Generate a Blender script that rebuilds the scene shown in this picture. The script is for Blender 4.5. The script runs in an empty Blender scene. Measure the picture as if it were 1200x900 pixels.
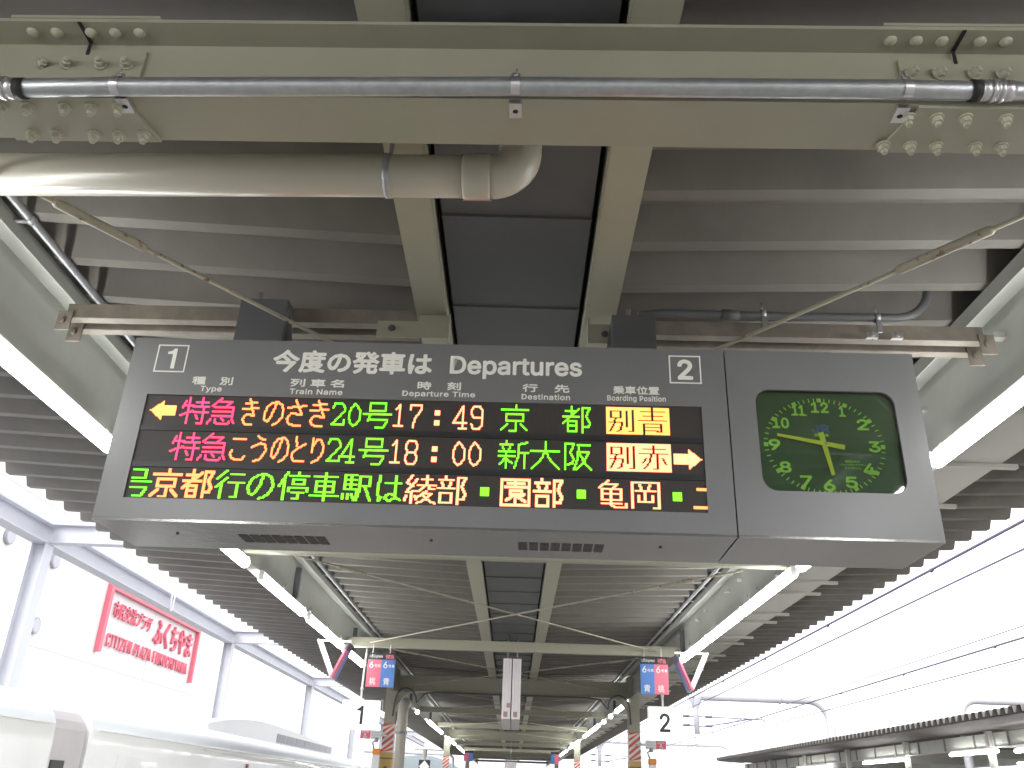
import bpy, bmesh, math, random
from mathutils import Matrix, Vector

random.seed(7)
R_ = math.radians
scene = bpy.context.scene
col = scene.collection

# ------------------------------------------------------------------ camera
FPX = 1016.0
vy = Vector((0, -480, -FPX)).normalized()
vz = Vector((81, 2150, -FPX)).normalized()
vz = (vz - vy * vz.dot(vy)).normalized()
vx = vy.cross(vz)
cam_data = bpy.data.cameras.new('camera')
cam_data.sensor_width = 36.0
cam_data.lens = 36.0 * FPX / 1200.0
cam_data.clip_start = 0.05
cam_data.clip_end = 6000
cam = bpy.data.objects.new('camera', cam_data)
col.objects.link(cam)
M = Matrix((vx, vy, vz)).to_4x4()
M.translation = Vector((0, 0, 1.55))
cam.matrix_world = M
scene.camera = cam

# ------------------------------------------------------------------ world and sun (overcast late afternoon)
SUN_EL, SUN_ROT = R_(38), R_(215)
world = bpy.data.worlds.new('World')
scene.world = world
world.use_nodes = True
wn = world.node_tree.nodes
wl = world.node_tree.links
wn.clear()
w_out = wn.new('ShaderNodeOutputWorld')
w_bg = wn.new('ShaderNodeBackground')
w_bg.inputs['Strength'].default_value = 0.15
w_sky = wn.new('ShaderNodeTexSky')
w_sky.sky_type = 'NISHITA'
w_sky.sun_disc = False
w_sky.sun_elevation = SUN_EL
w_sky.sun_rotation = SUN_ROT
w_sky.air_density = 1.0
w_sky.dust_density = 4.0
w_hsv = wn.new('ShaderNodeHueSaturation')
w_hsv.inputs['Saturation'].default_value = 0.12
w_mix = wn.new('ShaderNodeMix')
w_mix.data_type = 'RGBA'
w_mix.inputs[0].default_value = 0.55
w_mix.inputs[7].default_value = (13.0, 13.0, 13.6, 1)
wl.new(w_sky.outputs[0], w_hsv.inputs['Color'])
wl.new(w_hsv.outputs[0], w_mix.inputs[6])
wl.new(w_mix.outputs[2], w_bg.inputs[0])
wl.new(w_bg.outputs[0], w_out.inputs[0])

sun_data = bpy.data.lights.new('sun', 'SUN')
sun_data.energy = 0.6
sun_data.angle = R_(20)
sun_data.color = (1.0, 0.97, 0.93)
sun = bpy.data.objects.new('sun', sun_data)
col.objects.link(sun)
sd = Vector((math.sin(SUN_ROT) * math.cos(SUN_EL), math.cos(SUN_ROT) * math.cos(SUN_EL), math.sin(SUN_EL)))
sun.rotation_euler = sd.to_track_quat('Z', 'Y').to_euler()

vs = scene.view_settings
vs.view_transform = 'Standard'
vs.look = 'None'
vs.exposure = 0.9
vs.gamma = 1.0
vs.use_curve_mapping = False
scene.render.engine = 'CYCLES'
scene.cycles.use_denoising = True
scene.cycles.max_bounces = 10
scene.cycles.diffuse_bounces = 6
scene.cycles.sample_clamp_indirect = 6.0
TUBE_E = 17.0

# ------------------------------------------------------------------ materials
MAT = {}


def mat(name, color, rough=0.6, metal=0.0, var=0.12, scale=3.0, rust=0.0, bump=0.0, coat=0.0, streak=False, even=False):
    if name in MAT:
        return MAT[name]
    m = bpy.data.materials.new(name)
    m.use_nodes = True
    nt = m.node_tree
    b = nt.nodes['Principled BSDF']
    b.inputs['Roughness'].default_value = rough
    b.inputs['Metallic'].default_value = metal
    b.inputs['Coat Weight'].default_value = coat
    tc = nt.nodes.new('ShaderNodeTexCoord')
    n = nt.nodes.new('ShaderNodeTexNoise')
    n.inputs['Scale'].default_value = scale
    n.inputs['Detail'].default_value = 6
    n.inputs['Roughness'].default_value = 0.65
    src = tc.outputs['Object']
    if streak:
        mp = nt.nodes.new('ShaderNodeMapping')
        mp.inputs['Scale'].default_value = (1, 1, 0.15)
        nt.links.new(src, mp.inputs[0])
        src = mp.outputs[0]
    nt.links.new(src, n.inputs['Vector'])
    rp = nt.nodes.new('ShaderNodeValToRGB')
    rp.color_ramp.elements[0].position = 0.3
    rp.color_ramp.elements[1].position = 0.72
    c0 = [max(0, c * (1 - var)) for c in color]
    c1 = [min(1, c * (1 + var)) for c in color]
    rp.color_ramp.elements[0].color = (*c0, 1)
    rp.color_ramp.elements[1].color = (*c1, 1)
    nt.links.new(n.outputs['Fac'], rp.inputs[0])
    last = rp.outputs[0]
    if rust > 0:
        n2 = nt.nodes.new('ShaderNodeTexNoise')
        n2.inputs['Scale'].default_value = scale * 4.2
        n2.inputs['Detail'].default_value = 8
        nt.links.new(tc.outputs['Object'], n2.inputs['Vector'])
        r2 = nt.nodes.new('ShaderNodeValToRGB')
        r2.color_ramp.elements[0].position = 0.68 - 0.25 * rust
        r2.color_ramp.elements[1].position = 0.78 - 0.2 * rust
        nt.links.new(n2.outputs['Fac'], r2.inputs[0])
        mx = nt.nodes.new('ShaderNodeMix')
        mx.data_type = 'RGBA'
        nt.links.new(r2.outputs[0], mx.inputs[0])
        nt.links.new(last, mx.inputs[6])
        mx.inputs[7].default_value = (0.13, 0.062, 0.03, 1)
        last = mx.outputs[2]
    nt.links.new(last, b.inputs['Base Color'])
    rr = nt.nodes.new('ShaderNodeMapRange')
    rr.inputs[3].default_value = rough if even else max(0.02, rough - 0.1)
    rr.inputs[4].default_value = rough + 0.01 if even else min(1, rough + 0.12)
    nt.links.new(n.outputs['Fac'], rr.inputs[0])
    nt.links.new(rr.outputs[0], b.inputs['Roughness'])
    if bump > 0:
        bp = nt.nodes.new('ShaderNodeBump')
        bp.inputs['Strength'].default_value = bump
        bp.inputs['Distance'].default_value = 0.01
        n3 = nt.nodes.new('ShaderNodeTexNoise')
        n3.inputs['Scale'].default_value = scale * 14
        nt.links.new(tc.outputs['Object'], n3.inputs['Vector'])
        nt.links.new(n3.outputs['Fac'], bp.inputs['Height'])
        nt.links.new(bp.outputs[0], b.inputs['Normal'])
    MAT[name] = m
    return m


def emat(name, color, strength):
    m = bpy.data.materials.new(name)
    m.use_nodes = True
    b = m.node_tree.nodes['Principled BSDF']
    b.inputs['Base Color'].default_value = (*[min(.8, c) for c in color], 1)
    b.inputs['Emission Color'].default_value = (*color, 1)
    b.inputs['Emission Strength'].default_value = strength
    b.inputs['Roughness'].default_value = 0.5
    MAT[name] = m
    return m


cream = mat('cream_steel_paint', (0.345, 0.338, 0.262), 0.45, var=0.07, scale=1.7, bump=0.05)
cream_far = mat('pale_steel_paint', (0.46, 0.46, 0.42), 0.5, var=0.08, scale=1.2)
bolt_m = mat('painted_bolt', (0.44, 0.43, 0.34), 0.5, var=0.25, scale=30, rust=0.25)
girder_m = mat('grey_green_girder_paint', (0.42, 0.43, 0.40), 0.5, var=0.09, scale=2.0)
deck_m = mat('weathered_roof_deck', (0.165, 0.154, 0.138), 0.6, var=0.18, scale=1.6)
dark_soffit = mat('dark_brown_soffit', (0.10, 0.088, 0.085), 0.7, var=0.1, scale=1.0)
gutter_m = mat('dark_gutter_sheet', (0.10, 0.104, 0.108), 0.55, var=0.12, scale=1.5)
galv = mat('galvanised_steel', (0.42, 0.435, 0.455), 0.42, metal=0.8, var=0.14, scale=24)
galv_b = mat('bright_zinc', (0.65, 0.65, 0.66), 0.3, metal=0.9, var=0.1, scale=30)
pvc = mat('grey_white_pvc', (0.48, 0.455, 0.385), 0.3, var=0.035, scale=1.2, even=True)
black_r = mat('black_rubber', (0.015, 0.015, 0.016), 0.6, var=0.2, scale=10)
rod_m = mat('rusty_brace_rod', (0.34, 0.32, 0.25), 0.6, var=0.15, scale=6, rust=0.3)
rail_m = mat('rusty_channel_paint', (0.20, 0.175, 0.145), 0.55, var=0.3, scale=5)
house_m = mat('grey_sign_enamel', (0.20, 0.203, 0.208), 0.33, metal=0.25, var=0.05, scale=2.0)
post_m = mat('dark_grey_enamel', (0.10, 0.103, 0.108), 0.5, var=0.06, scale=3)
dark_in = mat('dark_recess', (0.03, 0.03, 0.03), 0.8, var=0.1)
vent_m = mat('vent_slot', (0.06, 0.06, 0.06), 0.7, var=0.1)
white_ink = mat('sign_white_lettering', (0.80, 0.80, 0.74), 0.5, var=0.05)
clock_face = mat('dark_green_dial', (0.036, 0.098, 0.030), 0.5, var=0.1, scale=6)
dial_green = mat('luminous_green_paint', (0.48, 0.92, 0.11), 0.6, var=0.06, scale=20)
hand_y = mat('yellow_green_hand', (0.78, 0.88, 0.06), 0.5, var=0.05, scale=20)
logo_blue = mat('logo_blue', (0.10, 0.16, 0.38), 0.5, var=0.05)
red_paint = mat('red_sign_paint', (0.78, 0.16, 0.22), 0.45, var=0.05)
pink_b = mat('pink_board', (0.80, 0.16, 0.25), 0.4, var=0.03)
blue_b = mat('blue_board', (0.08, 0.22, 0.60), 0.4, var=0.03)
black_b = mat('black_board', (0.02, 0.02, 0.022), 0.35, var=0.1)
white_p = mat('white_paint', (0.80, 0.80, 0.80), 0.35, var=0.03)
wall_w = mat('white_cladding', (0.80, 0.80, 0.79), 0.6, var=0.02, scale=0.3)
seam_m = mat('cladding_seam', (0.62, 0.62, 0.62), 0.7, var=0.02)
train_w = mat('white_train_paint', (0.87, 0.88, 0.87), 0.22, var=0.02, coat=0.3)
train_roof = mat('pale_blue_train_roof', (0.82, 0.86, 0.90), 0.35, var=0.02)
hood_m = mat('pale_gangway_rubber', (0.58, 0.55, 0.57), 0.55, var=0.05)
train_grey = mat('train_grey_fittings', (0.36, 0.36, 0.40), 0.5, var=0.1)
dark_glass = mat('dark_train_glass', (0.02, 0.02, 0.025), 0.1, var=0.1)
steel_bl = mat('blue_grey_steel', (0.52, 0.53, 0.57), 0.5, var=0.06, scale=1.0)
asphalt = mat('platform_asphalt', (0.30, 0.29, 0.27), 0.85, var=0.15, scale=2.0, bump=0.2)
ballast_m = mat('track_ballast', (0.20, 0.18, 0.16), 0.95, var=0.4, scale=12, bump=0.5)
ground_m = mat('town_ground', (0.22, 0.21, 0.19), 0.95, var=0.3, scale=0.2)
hill_m = mat('wooded_hill', (0.06, 0.085, 0.07), 0.95, var=0.35, scale=0.02)
wire_m = mat('copper_wire', (0.16, 0.14, 0.22), 0.5, metal=0.3, var=0.1)
orange_p = mat('orange_plastic', (0.85, 0.30, 0.03), 0.4, var=0.05)
yellow_p = mat('yellow_column_wrap', (0.62, 0.42, 0.12), 0.5, var=0.1)
stripe_r = mat('red_hazard_stripe', (0.62, 0.12, 0.09), 0.5, var=0.08)
stripe_w = mat('white_hazard_stripe', (0.74, 0.72, 0.66), 0.5, var=0.08)
guide_m = mat('pinkish_white_sign_edge', (0.80, 0.75, 0.77), 0.4, var=0.04)
sticker_m = mat('faded_sticker', (0.42, 0.27, 0.28), 0.6, var=0.1)
dull_red = mat('red_strip', (0.50, 0.19, 0.16), 0.35, var=0.05)
tube_m = emat('lit_tube', (1.0, 1.0, 0.97), TUBE_E)
sign_lit = emat('lit_number_panel', (1.0, 0.99, 0.98), 0.50)
lamp_white = mat('lamp_white_enamel', (0.78, 0.78, 0.76), 0.35, var=0.03)


def screen_material():
    """dark LED panel: a fine grid of unlit dots"""
    m = mat('unlit_led_panel', (0.045, 0.038, 0.034), 0.55, var=0.06, scale=3)
    nt = m.node_tree
    b = nt.nodes['Principled BSDF']
    tc = nt.nodes.new('ShaderNodeTexCoord')
    vo = nt.nodes.new('ShaderNodeTexVoronoi')
    vo.inputs['Randomness'].default_value = 0.0
    vo.inputs['Scale'].default_value = 1 / 0.00545
    rp = nt.nodes.new('ShaderNodeValToRGB')
    rp.color_ramp.elements[0].position = 0.25
    rp.color_ramp.elements[0].color = (0.075, 0.065, 0.055, 1)
    rp.color_ramp.elements[1].position = 0.5
    rp.color_ramp.elements[1].color = (0.022, 0.019, 0.018, 1)
    nt.links.new(tc.outputs['Object'], vo.inputs['Vector'])
    nt.links.new(vo.outputs['Distance'], rp.inputs[0])
    nt.links.new(rp.outputs[0], b.inputs['Base Color'])
    return m


led_screen = screen_material()
led_red = emat('led_red', (1.0, 0.045, 0.14), 1.2)
led_orange = emat('led_orange', (1.0, 0.20, 0.06), 1.7)
led_peach = emat('led_peach', (1.0, 0.25, 0.12), 1.8)
led_amber = emat('led_amber', (1.0, 0.30, 0.07), 1.4)
led_green = emat('led_green', (0.19, 0.90, 0.02), 0.85)


def glass_material():
    m = bpy.data.materials.new('clock_glass')
    m.use_nodes = True
    nt = m.node_tree
    nt.nodes.clear()
    o = nt.nodes.new('ShaderNodeOutputMaterial')
    mix = nt.nodes.new('ShaderNodeMixShader')
    t = nt.nodes.new('ShaderNodeBsdfTransparent')
    t.inputs[0].default_value = (0.93, 0.97, 0.93, 1)
    g = nt.nodes.new('ShaderNodeBsdfGlossy')
    g.inputs['Roughness'].default_value = 0.03
    fr = nt.nodes.new('ShaderNodeFresnel')
    fr.inputs[0].default_value = 1.5
    nt.links.new(fr.outputs[0], mix.inputs[0])
    nt.links.new(t.outputs[0], mix.inputs[1])
    nt.links.new(g.outputs[0], mix.inputs[2])
    nt.links.new(mix.outputs[0], o.inputs[0])
    return m


glass_m = glass_material()

# ------------------------------------------------------------------ helpers


class MB:
    """collects shapes and links them as ONE mesh object"""

    def __init__(self):
        self.bm = bmesh.new()
        self.mats = []
        self.cur = 0

    def use(self, m):
        if m not in self.mats:
            self.mats.append(m)
        self.cur = self.mats.index(m)
        return self

    def face(self, vs, smooth=False):
        try:
            f = self.bm.faces.new(vs)
        except ValueError:
            return
        f.material_index = self.cur
        f.smooth = smooth

    def quad(self, *pts):
        self.face([self.bm.verts.new(p) for p in pts])

    def box(self, x0, x1, y0, y1, z0, z1):
        v = [self.bm.verts.new((x, y, z)) for z in (z0, z1) for y in (y0, y1) for x in (x0, x1)]
        for q in ((0, 2, 3, 1), (4, 5, 7, 6), (0, 1, 5, 4), (2, 6, 7, 3), (0, 4, 6, 2), (1, 3, 7, 5)):
            self.face([v[i] for i in q])
        return self

    def prism(self, poly, d0, d1, axis='y'):
        """poly in the two other axes, extruded along axis"""
        def p(a, b, d):
            return {'x': (d, a, b), 'y': (a, d, b), 'z': (a, b, d)}[axis]
        a = [self.bm.verts.new(p(u, v, d0)) for u, v in poly]
        b = [self.bm.verts.new(p(u, v, d1)) for u, v in poly]
        n = len(poly)
        self.face(a)
        self.face(b[::-1])
        for i in range(n):
            self.face([a[i], b[i], b[(i + 1) % n], a[(i + 1) % n]])
        return self

    def tube(self, pts, r, seg=14, caps=True, smooth=True):
        pts = [Vector(p) for p in pts]
        rs = r if isinstance(r, (list, tuple)) else [r] * len(pts)
        rings = []
        prev = None
        for i, p in enumerate(pts):
            if i == 0:
                t = pts[1] - p
            elif i == len(pts) - 1:
                t = p - pts[i - 1]
            else:
                t = (pts[i + 1] - p).normalized() + (p - pts[i - 1]).normalized()
            t.normalize()
            if prev is None:
                u = t.orthogonal().normalized()
            else:
                u = (prev - t * prev.dot(t)).normalized()
            prev = u
            w = t.cross(u)
            rings.append([self.bm.verts.new(p + (u * math.cos(k * 2 * math.pi / seg) + w * math.sin(k * 2 * math.pi / seg)) * rs[i]) for k in range(seg)])
        for a, b in zip(rings, rings[1:]):
            for k in range(seg):
                self.face([a[k], a[(k + 1) % seg], b[(k + 1) % seg], b[k]], smooth)
        if caps:
            self.face(rings[0][::-1])
            self.face(rings[-1])
        return self

    def sphere(self, c, r, seg=12):
        mm = Matrix.Translation(Vector(c)) @ Matrix.Diagonal((*(r if isinstance(r, tuple) else (r, r, r)), 1))
        res = bmesh.ops.create_uvsphere(self.bm, u_segments=seg, v_segments=max(6, seg // 2), radius=1.0, matrix=mm)
        for f in {f for v in res['verts'] for f in v.link_faces}:
            f.material_index = self.cur
            f.smooth = True
        return self

    def beam_i(self, x0, x1, yc, z0, depth, width, tf=0.015, tw=0.012):
        """I section running along x"""
        self.box(x0, x1, yc - width / 2, yc + width / 2, z0, z0 + tf)
        self.box(x0, x1, yc - width / 2, yc + width / 2, z0 + depth - tf, z0 + depth)
        self.box(x0, x1, yc - tw / 2, yc + tw / 2, z0 + tf, z0 + depth - tf)
        return self

    def build(self, name, m=None, parent=None, world=False, bevel=0.0):
        if m is not None and not self.mats:
            self.mats = [m]
        bmesh.ops.recalc_face_normals(self.bm, faces=self.bm.faces[:])
        me = bpy.data.meshes.new(name)
        self.bm.to_mesh(me)
        self.bm.free()
        for mm in self.mats:
            me.materials.append(mm)
        o = bpy.data.objects.new(name, me)
        col.objects.link(o)
        attach(o, parent, world)
        if bevel:
            b = o.modifiers.new('bevel', 'BEVEL')
            b.width = bevel
            b.segments = 2
            b.limit_method = 'ANGLE'
        return o


def world_of(o):
    m = o.matrix_basis.copy()
    while o.parent:
        m = o.parent.matrix_basis @ (o.matrix_parent_inverse @ m)
        o = o.parent
    return m


def attach(o, parent, world=False):
    if parent is None:
        return
    o.parent = parent
    if world:
        o.matrix_parent_inverse = world_of(parent).inverted()


def tag(o, label=None, cat=None, group=None, kind=None):
    for k, v in (('label', label), ('category', cat), ('group', group), ('kind', kind)):
        if v:
            o[k] = v
    return o


def empty(name, loc, rz=0.0, label=None, cat=None, group=None):
    o = bpy.data.objects.new(name, None)
    o.empty_display_size = 0.1
    col.objects.link(o)
    o.location = loc
    o.rotation_euler = (0, 0, rz)
    return tag(o, label, cat, group)


FONTS = {}


def font(kind):
    """Blender's own bundled faces; falls back to the built-in one"""
    if kind not in FONTS:
        f = None
        try:
            import os
            base = bpy.utils.system_resource('DATAFILES', path='fonts')
            f = bpy.data.fonts.load(os.path.join(base, {'latin': 'Inter.woff2', 'cjk': 'Noto Sans CJK Regular.woff2'}[kind]))
        except Exception:
            f = None
        FONTS[kind] = f
    return FONTS[kind]


def text(name, body, size, m, parent, place, bold=0.0, depth=0.002, fit=None, align='CENTER', face='front', spacing=1.0, world=False, shear=0.0):
    """lettering as a solid mesh. place = centre; face 'front' reads from -y, 'east' reads from +x"""
    if body == '1' and name != 'clock_numeral':
        b1 = MB()
        w1, h1 = fit
        px, py, pz = place
        x0, x1, z0, z1 = px - w1 / 2, px + w1 / 2, pz - h1 / 2, pz + h1 / 2
        st = h1 * 0.165
        poly = [(x1 - st, z0), (x1, z0), (x1, z1), (x1 - st * 0.78, z1), (x1 - st * 1.25, z1 - h1 * 0.10), (x1 - st * 1.7, z1 - h1 * 0.145), (x0, z1 - h1 * 0.165), (x0, z1 - h1 * 0.275), (x1 - st, z1 - h1 * 0.275)]
        b1.prism(poly, py - depth / 2, py + depth / 2, 'y')
        return b1.build(name, m, parent, world)
    c = bpy.data.curves.new(name, 'FONT')
    c.body = body
    c.size = size
    c.align_x = 'LEFT'
    f = font('cjk' if any(ord(ch) > 0x2000 for ch in body) else 'latin')
    if f:
        c.font = f
    c.extrude = depth / 2
    c.space_character = spacing
    c.resolution_u = 3
    c.shear = shear
    tmp = bpy.data.objects.new('tmp', c)
    col.objects.link(tmp)
    dg = bpy.context.evaluated_depsgraph_get()
    me = bpy.data.meshes.new_from_object(tmp.evaluated_get(dg))
    bpy.data.objects.remove(tmp)
    xs = [v.co.x for v in me.vertices]
    ys = [v.co.y for v in me.vertices]
    if not xs:
        print('EMPTY TEXT', body)
        return None
    cx_, cy_ = (min(xs) + max(xs)) / 2, (min(ys) + max(ys)) / 2
    sx = sy = 1.0
    if fit:
        if fit[0]:
            sx = fit[0] / (max(xs) - min(xs))
        if fit[1]:
            sy = fit[1] / (max(ys) - min(ys))
    px, py, pz = place
    if bold:
        bm = bmesh.new()
        sxb = [(0, 0)] + [(bold * math.cos(R_(a)), bold * math.sin(R_(a))) for a in range(0, 360, 45)]
        w_, h_ = (max(xs) - min(xs)), (max(ys) - min(ys))
        if fit and fit[0]:
            sx = (fit[0] - 2 * bold) / w_
        if fit and fit[1]:
            sy = (fit[1] - 2 * bold) / h_
        for k, (dx, dy) in enumerate(sxb):
            n0 = len(bm.verts)
            bm.from_mesh(me)
            bm.verts.ensure_lookup_table()
            for v in bm.verts[n0:]:
                v.co.x += dx / sx
                v.co.y += dy / sy
                v.co.z -= k * depth * 0.03
        bm.to_mesh(me)
        bm.free()
    for v in me.vertices:
        x, y, z = (v.co.x - cx_) * sx, (v.co.y - cy_) * sy, v.co.z
        v.co = (px + x, py - z, pz + y) if face == 'front' else (px + z, py + x, pz + y)
    me.materials.clear()
    me.materials.append(m)
    me.name = name
    o = bpy.data.objects.new(name, me)
    col.objects.link(o)
    attach(o, parent, world)
    return o


def rounded(x0, x1, z0, z1, r, n=7):
    pts = []
    for cx_, cz, a0 in ((x1 - r, z1 - r, 0), (x0 + r, z1 - r, 90), (x0 + r, z0 + r, 180), (x1 - r, z0 + r, 270)):
        for k in range(n + 1):
            a = R_(a0 + 90 * k / n)
            pts.append((cx_ + r * math.cos(a), cz + r * math.sin(a)))
    return pts


def plate(name, loops, y, thick, m, parent):
    """flat plate in the xz plane with holes (first loop = outline), front face at y"""
    c = bpy.data.curves.new(name, 'CURVE')
    c.dimensions = '2D'
    c.fill_mode = 'BOTH'
    c.extrude = thick / 2
    for lp in loops:
        s = c.splines.new('POLY')
        s.points.add(len(lp) - 1)
        for p, (x, z) in zip(s.points, lp):
            p.co = (x, z, 0, 1)
        s.use_cyclic_u = True
    tmp = bpy.data.objects.new('tmp', c)
    col.objects.link(tmp)
    dg = bpy.context.evaluated_depsgraph_get()
    me = bpy.data.meshes.new_from_object(tmp.evaluated_get(dg))
    bpy.data.objects.remove(tmp)
    for v in me.vertices:
        x, z, d = v.co
        v.co = (x, y + thick / 2 - d, z)
    me.materials.clear()
    me.materials.append(m)
    o = bpy.data.objects.new(name, me)
    col.objects.link(o)
    attach(o, parent)
    return o


def rect(x0, x1, z0, z1):
    return [(x0, z0), (x1, z0), (x1, z1), (x0, z1)]


YAW = R_(-1.1)          # the cross beams and the board sit a little askew to the track
CX = -0.06              # centre line of the platform
FRAMES = [2.22, 20.6, 39.0, 57.4]
LIGHTF = [8.37, 14.39, 26.7, 32.8, 45.1, 51.2, 63.5, 69.6]
Y0, Y1 = -9.0, 75.0

# ------------------------------------------------------------------ ground
g = MB()
g.box(-1500, 1500, -300, 2600, -1.6, -1.3)
tag(g.build('ground', ground_m), kind='structure')
for xa, xb in ((-12.0, -4.95), (4.85, 12.4)):
    g = MB()
    g.box(xa, xb, -60, 400, -1.3, -1.1)
    tag(g.build('track_bed', ballast_m), kind='structure')
for xa, xb in ((-4.95, 4.85), (12.4, 22.0)):
    g = MB()
    g.box(xa, xb, -40, 160, -1.3, 0.0)
    tag(g.build('platform', asphalt), kind='structure')

# ------------------------------------------------------------------ the canopy
canopy = empty('platform_canopy', (CX, 2.22, 0), 0,
               'cream steel platform canopy with V shaped corrugated roof over the near platform', 'station canopy')


def deck_mesh(xa, za, xb, zb, y0, y1, pitch=0.4, phase=3.607, depth=0.15, th=0.006):
    """trapezoid deck, ribs along x; za/zb = height of the rib bottoms at xa/xb"""
    b = MB()
    prof = []
    k0 = math.floor((y0 - phase) / pitch)
    k1 = math.ceil((y1 - phase) / pitch)
    for k in range(k0, k1):
        e = phase + k * pitch          # far edge of a rib bottom
        prof += [(e - 0.075, 0), (e, 0), (e + 0.045, depth), (e + pitch - 0.17, depth)]
    rows = []
    for x, z in ((xa, za), (xb, zb)):
        rows.append(([b.bm.verts.new((x, p, z + d)) for p, d in prof], [b.bm.verts.new((x, p, z + d + th)) for p, d in prof]))
    (a0, a1), (b0, b1) = rows
    for i in range(len(prof) - 1):
        b.face([a0[i], a0[i + 1], b0[i + 1], b0[i]])
        b.face([a1[i], b1[i], b1[i + 1], a1[i + 1]])
        b.face([a0[i], a1[i], a1[i + 1], a0[i + 1]])
        b.face([b0[i], b0[i + 1], b1[i + 1], b1[i]])
    return b


deck_mesh(CX - 0.48, 4.0, -4.98, 4.185, Y0, Y1).build('roof_deck', deck_m, canopy, True)
deck_mesh(CX + 0.48, 4.0, 4.85, 4.185, Y0, Y1).build('roof_deck', deck_m, canopy, True)

# centre gutter with its dark soffit sheets
b = MB()
y = Y0
k = 0
while y < Y1:
    b.box(CX - 0.345, CX + 0.345, y + 0.004, y + 0.816, 3.955 + (k % 3) * 0.003, 3.97 + (k % 3) * 0.003)
    b.box(CX - 0.345, CX + 0.345, y - 0.018, y + 0.002, 3.945, 3.968)
    y += 0.82
    k += 1
gut = b.build('gutter_soffit', gutter_m, canopy, True)
b = MB()
b.box(CX - 0.47, CX + 0.47, Y0, Y1, 4.28, 4.30)
b.box(CX - 0.47, CX - 0.455, Y0, Y1, 4.06, 4.28)
b.box(CX + 0.455, CX + 0.47, Y0, Y1, 4.06, 4.28)
b.build('centre_gutter', dark_in, canopy, True)

for s in (-1, 1):
    b = MB()
    xc = CX + s * 0.457
    b.box(xc - 0.08, xc + 0.08, Y0, Y1, 3.886, 3.894)
    b.box(xc - 0.08 * s - 0.004, xc - 0.08 * s + 0.004, Y0, Y1, 3.894, 4.05)
    b.box(xc + 0.08 * s - 0.004, xc + 0.08 * s + 0.004, Y0, Y1, 3.894, 4.05)
    b.build('purlin', cream, canopy, True)
    # side girder, deep I section along the platform
    b = MB()
    xg = CX + s * 2.60
    xw = CX + s * 2.69
    b.box(xw - 0.06, xw + 0.06, Y0, Y1, 3.553, 3.567)
    b.box(*sorted((xg - s * 0.09, xw + s * 0.06)), Y0, Y1, 4.066, 4.08)
    b.box(xw - 0.006, xw + 0.006, Y0, Y1, 3.567, 4.066)
    b.box(xg - s * 0.09 - 0.005, xg - s * 0.09 + 0.005, Y0, Y1, 3.985, 4.066)
    gd = b.build('side_girder', girder_m, canopy, True)
    for yy in (10.65, 14.95, 18.0, 24.0, 30.0) if s < 0 else (14.0, 18.0, 24.0, 30.0):
        b = MB()
        b.box(*sorted((xw - s * 0.07, xw - s * 0.008)), yy - 0.03, yy + 0.03, 3.569, 3.98)
        b.build('web_strap', post_m, gd, True)
    for yy in (10.0, 11.4, 12.6, 13.6, 16.2, 19.0, 22.0) if s < 0 else (8.6, 9.35, 9.75, 11.4, 13.2, 16.2, 19.0):
        b = MB()
        b.box(*sorted((xw - s * 0.09, xw - s * 0.035)), yy - 0.03, yy + 0.03, 3.54, 3.60)
        b.tube([(xw - s * 0.075, yy, 3.57), (xw - s * 0.075, yy, 3.64)], 0.01, 8)
        b.build('girder_clip', train_grey, gd, True)

# the wide pale tray on the track two side
b = MB()
b.box(2.64, 3.62, Y0, Y1, 3.93, 3.945)
b.box(3.605, 3.62, Y0, Y1, 3.945, 4.03)
b.build('soffit_tray', cream_far, canopy, True)
yy = 3.2
k = 0
while yy < 60:
    b = MB()
    b.box(2.56, 3.74, yy - 0.025, yy + 0.025, 3.895, 3.927)
    b.build('tray_bracket', cream_far, canopy, True)
    yy += (1.35, 0.62)[k % 2] if k > 6 else 1.0
    k += 1


def hexnut(b, c, r, h, up):
    """nut plus stub; up = direction vector"""
    c = Vector(c)
    u = Vector(up)
    b.tube([c, c + u * 0.006], r * 1.35, 14, smooth=False)
    b.tube([c + u * 0.006, c + u * (0.006 + h)], r, 6, smooth=False)
    b.tube([c + u * (0.006 + h), c + u * (0.006 + h * 1.75)], r * 0.6, 10, smooth=False)


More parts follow.
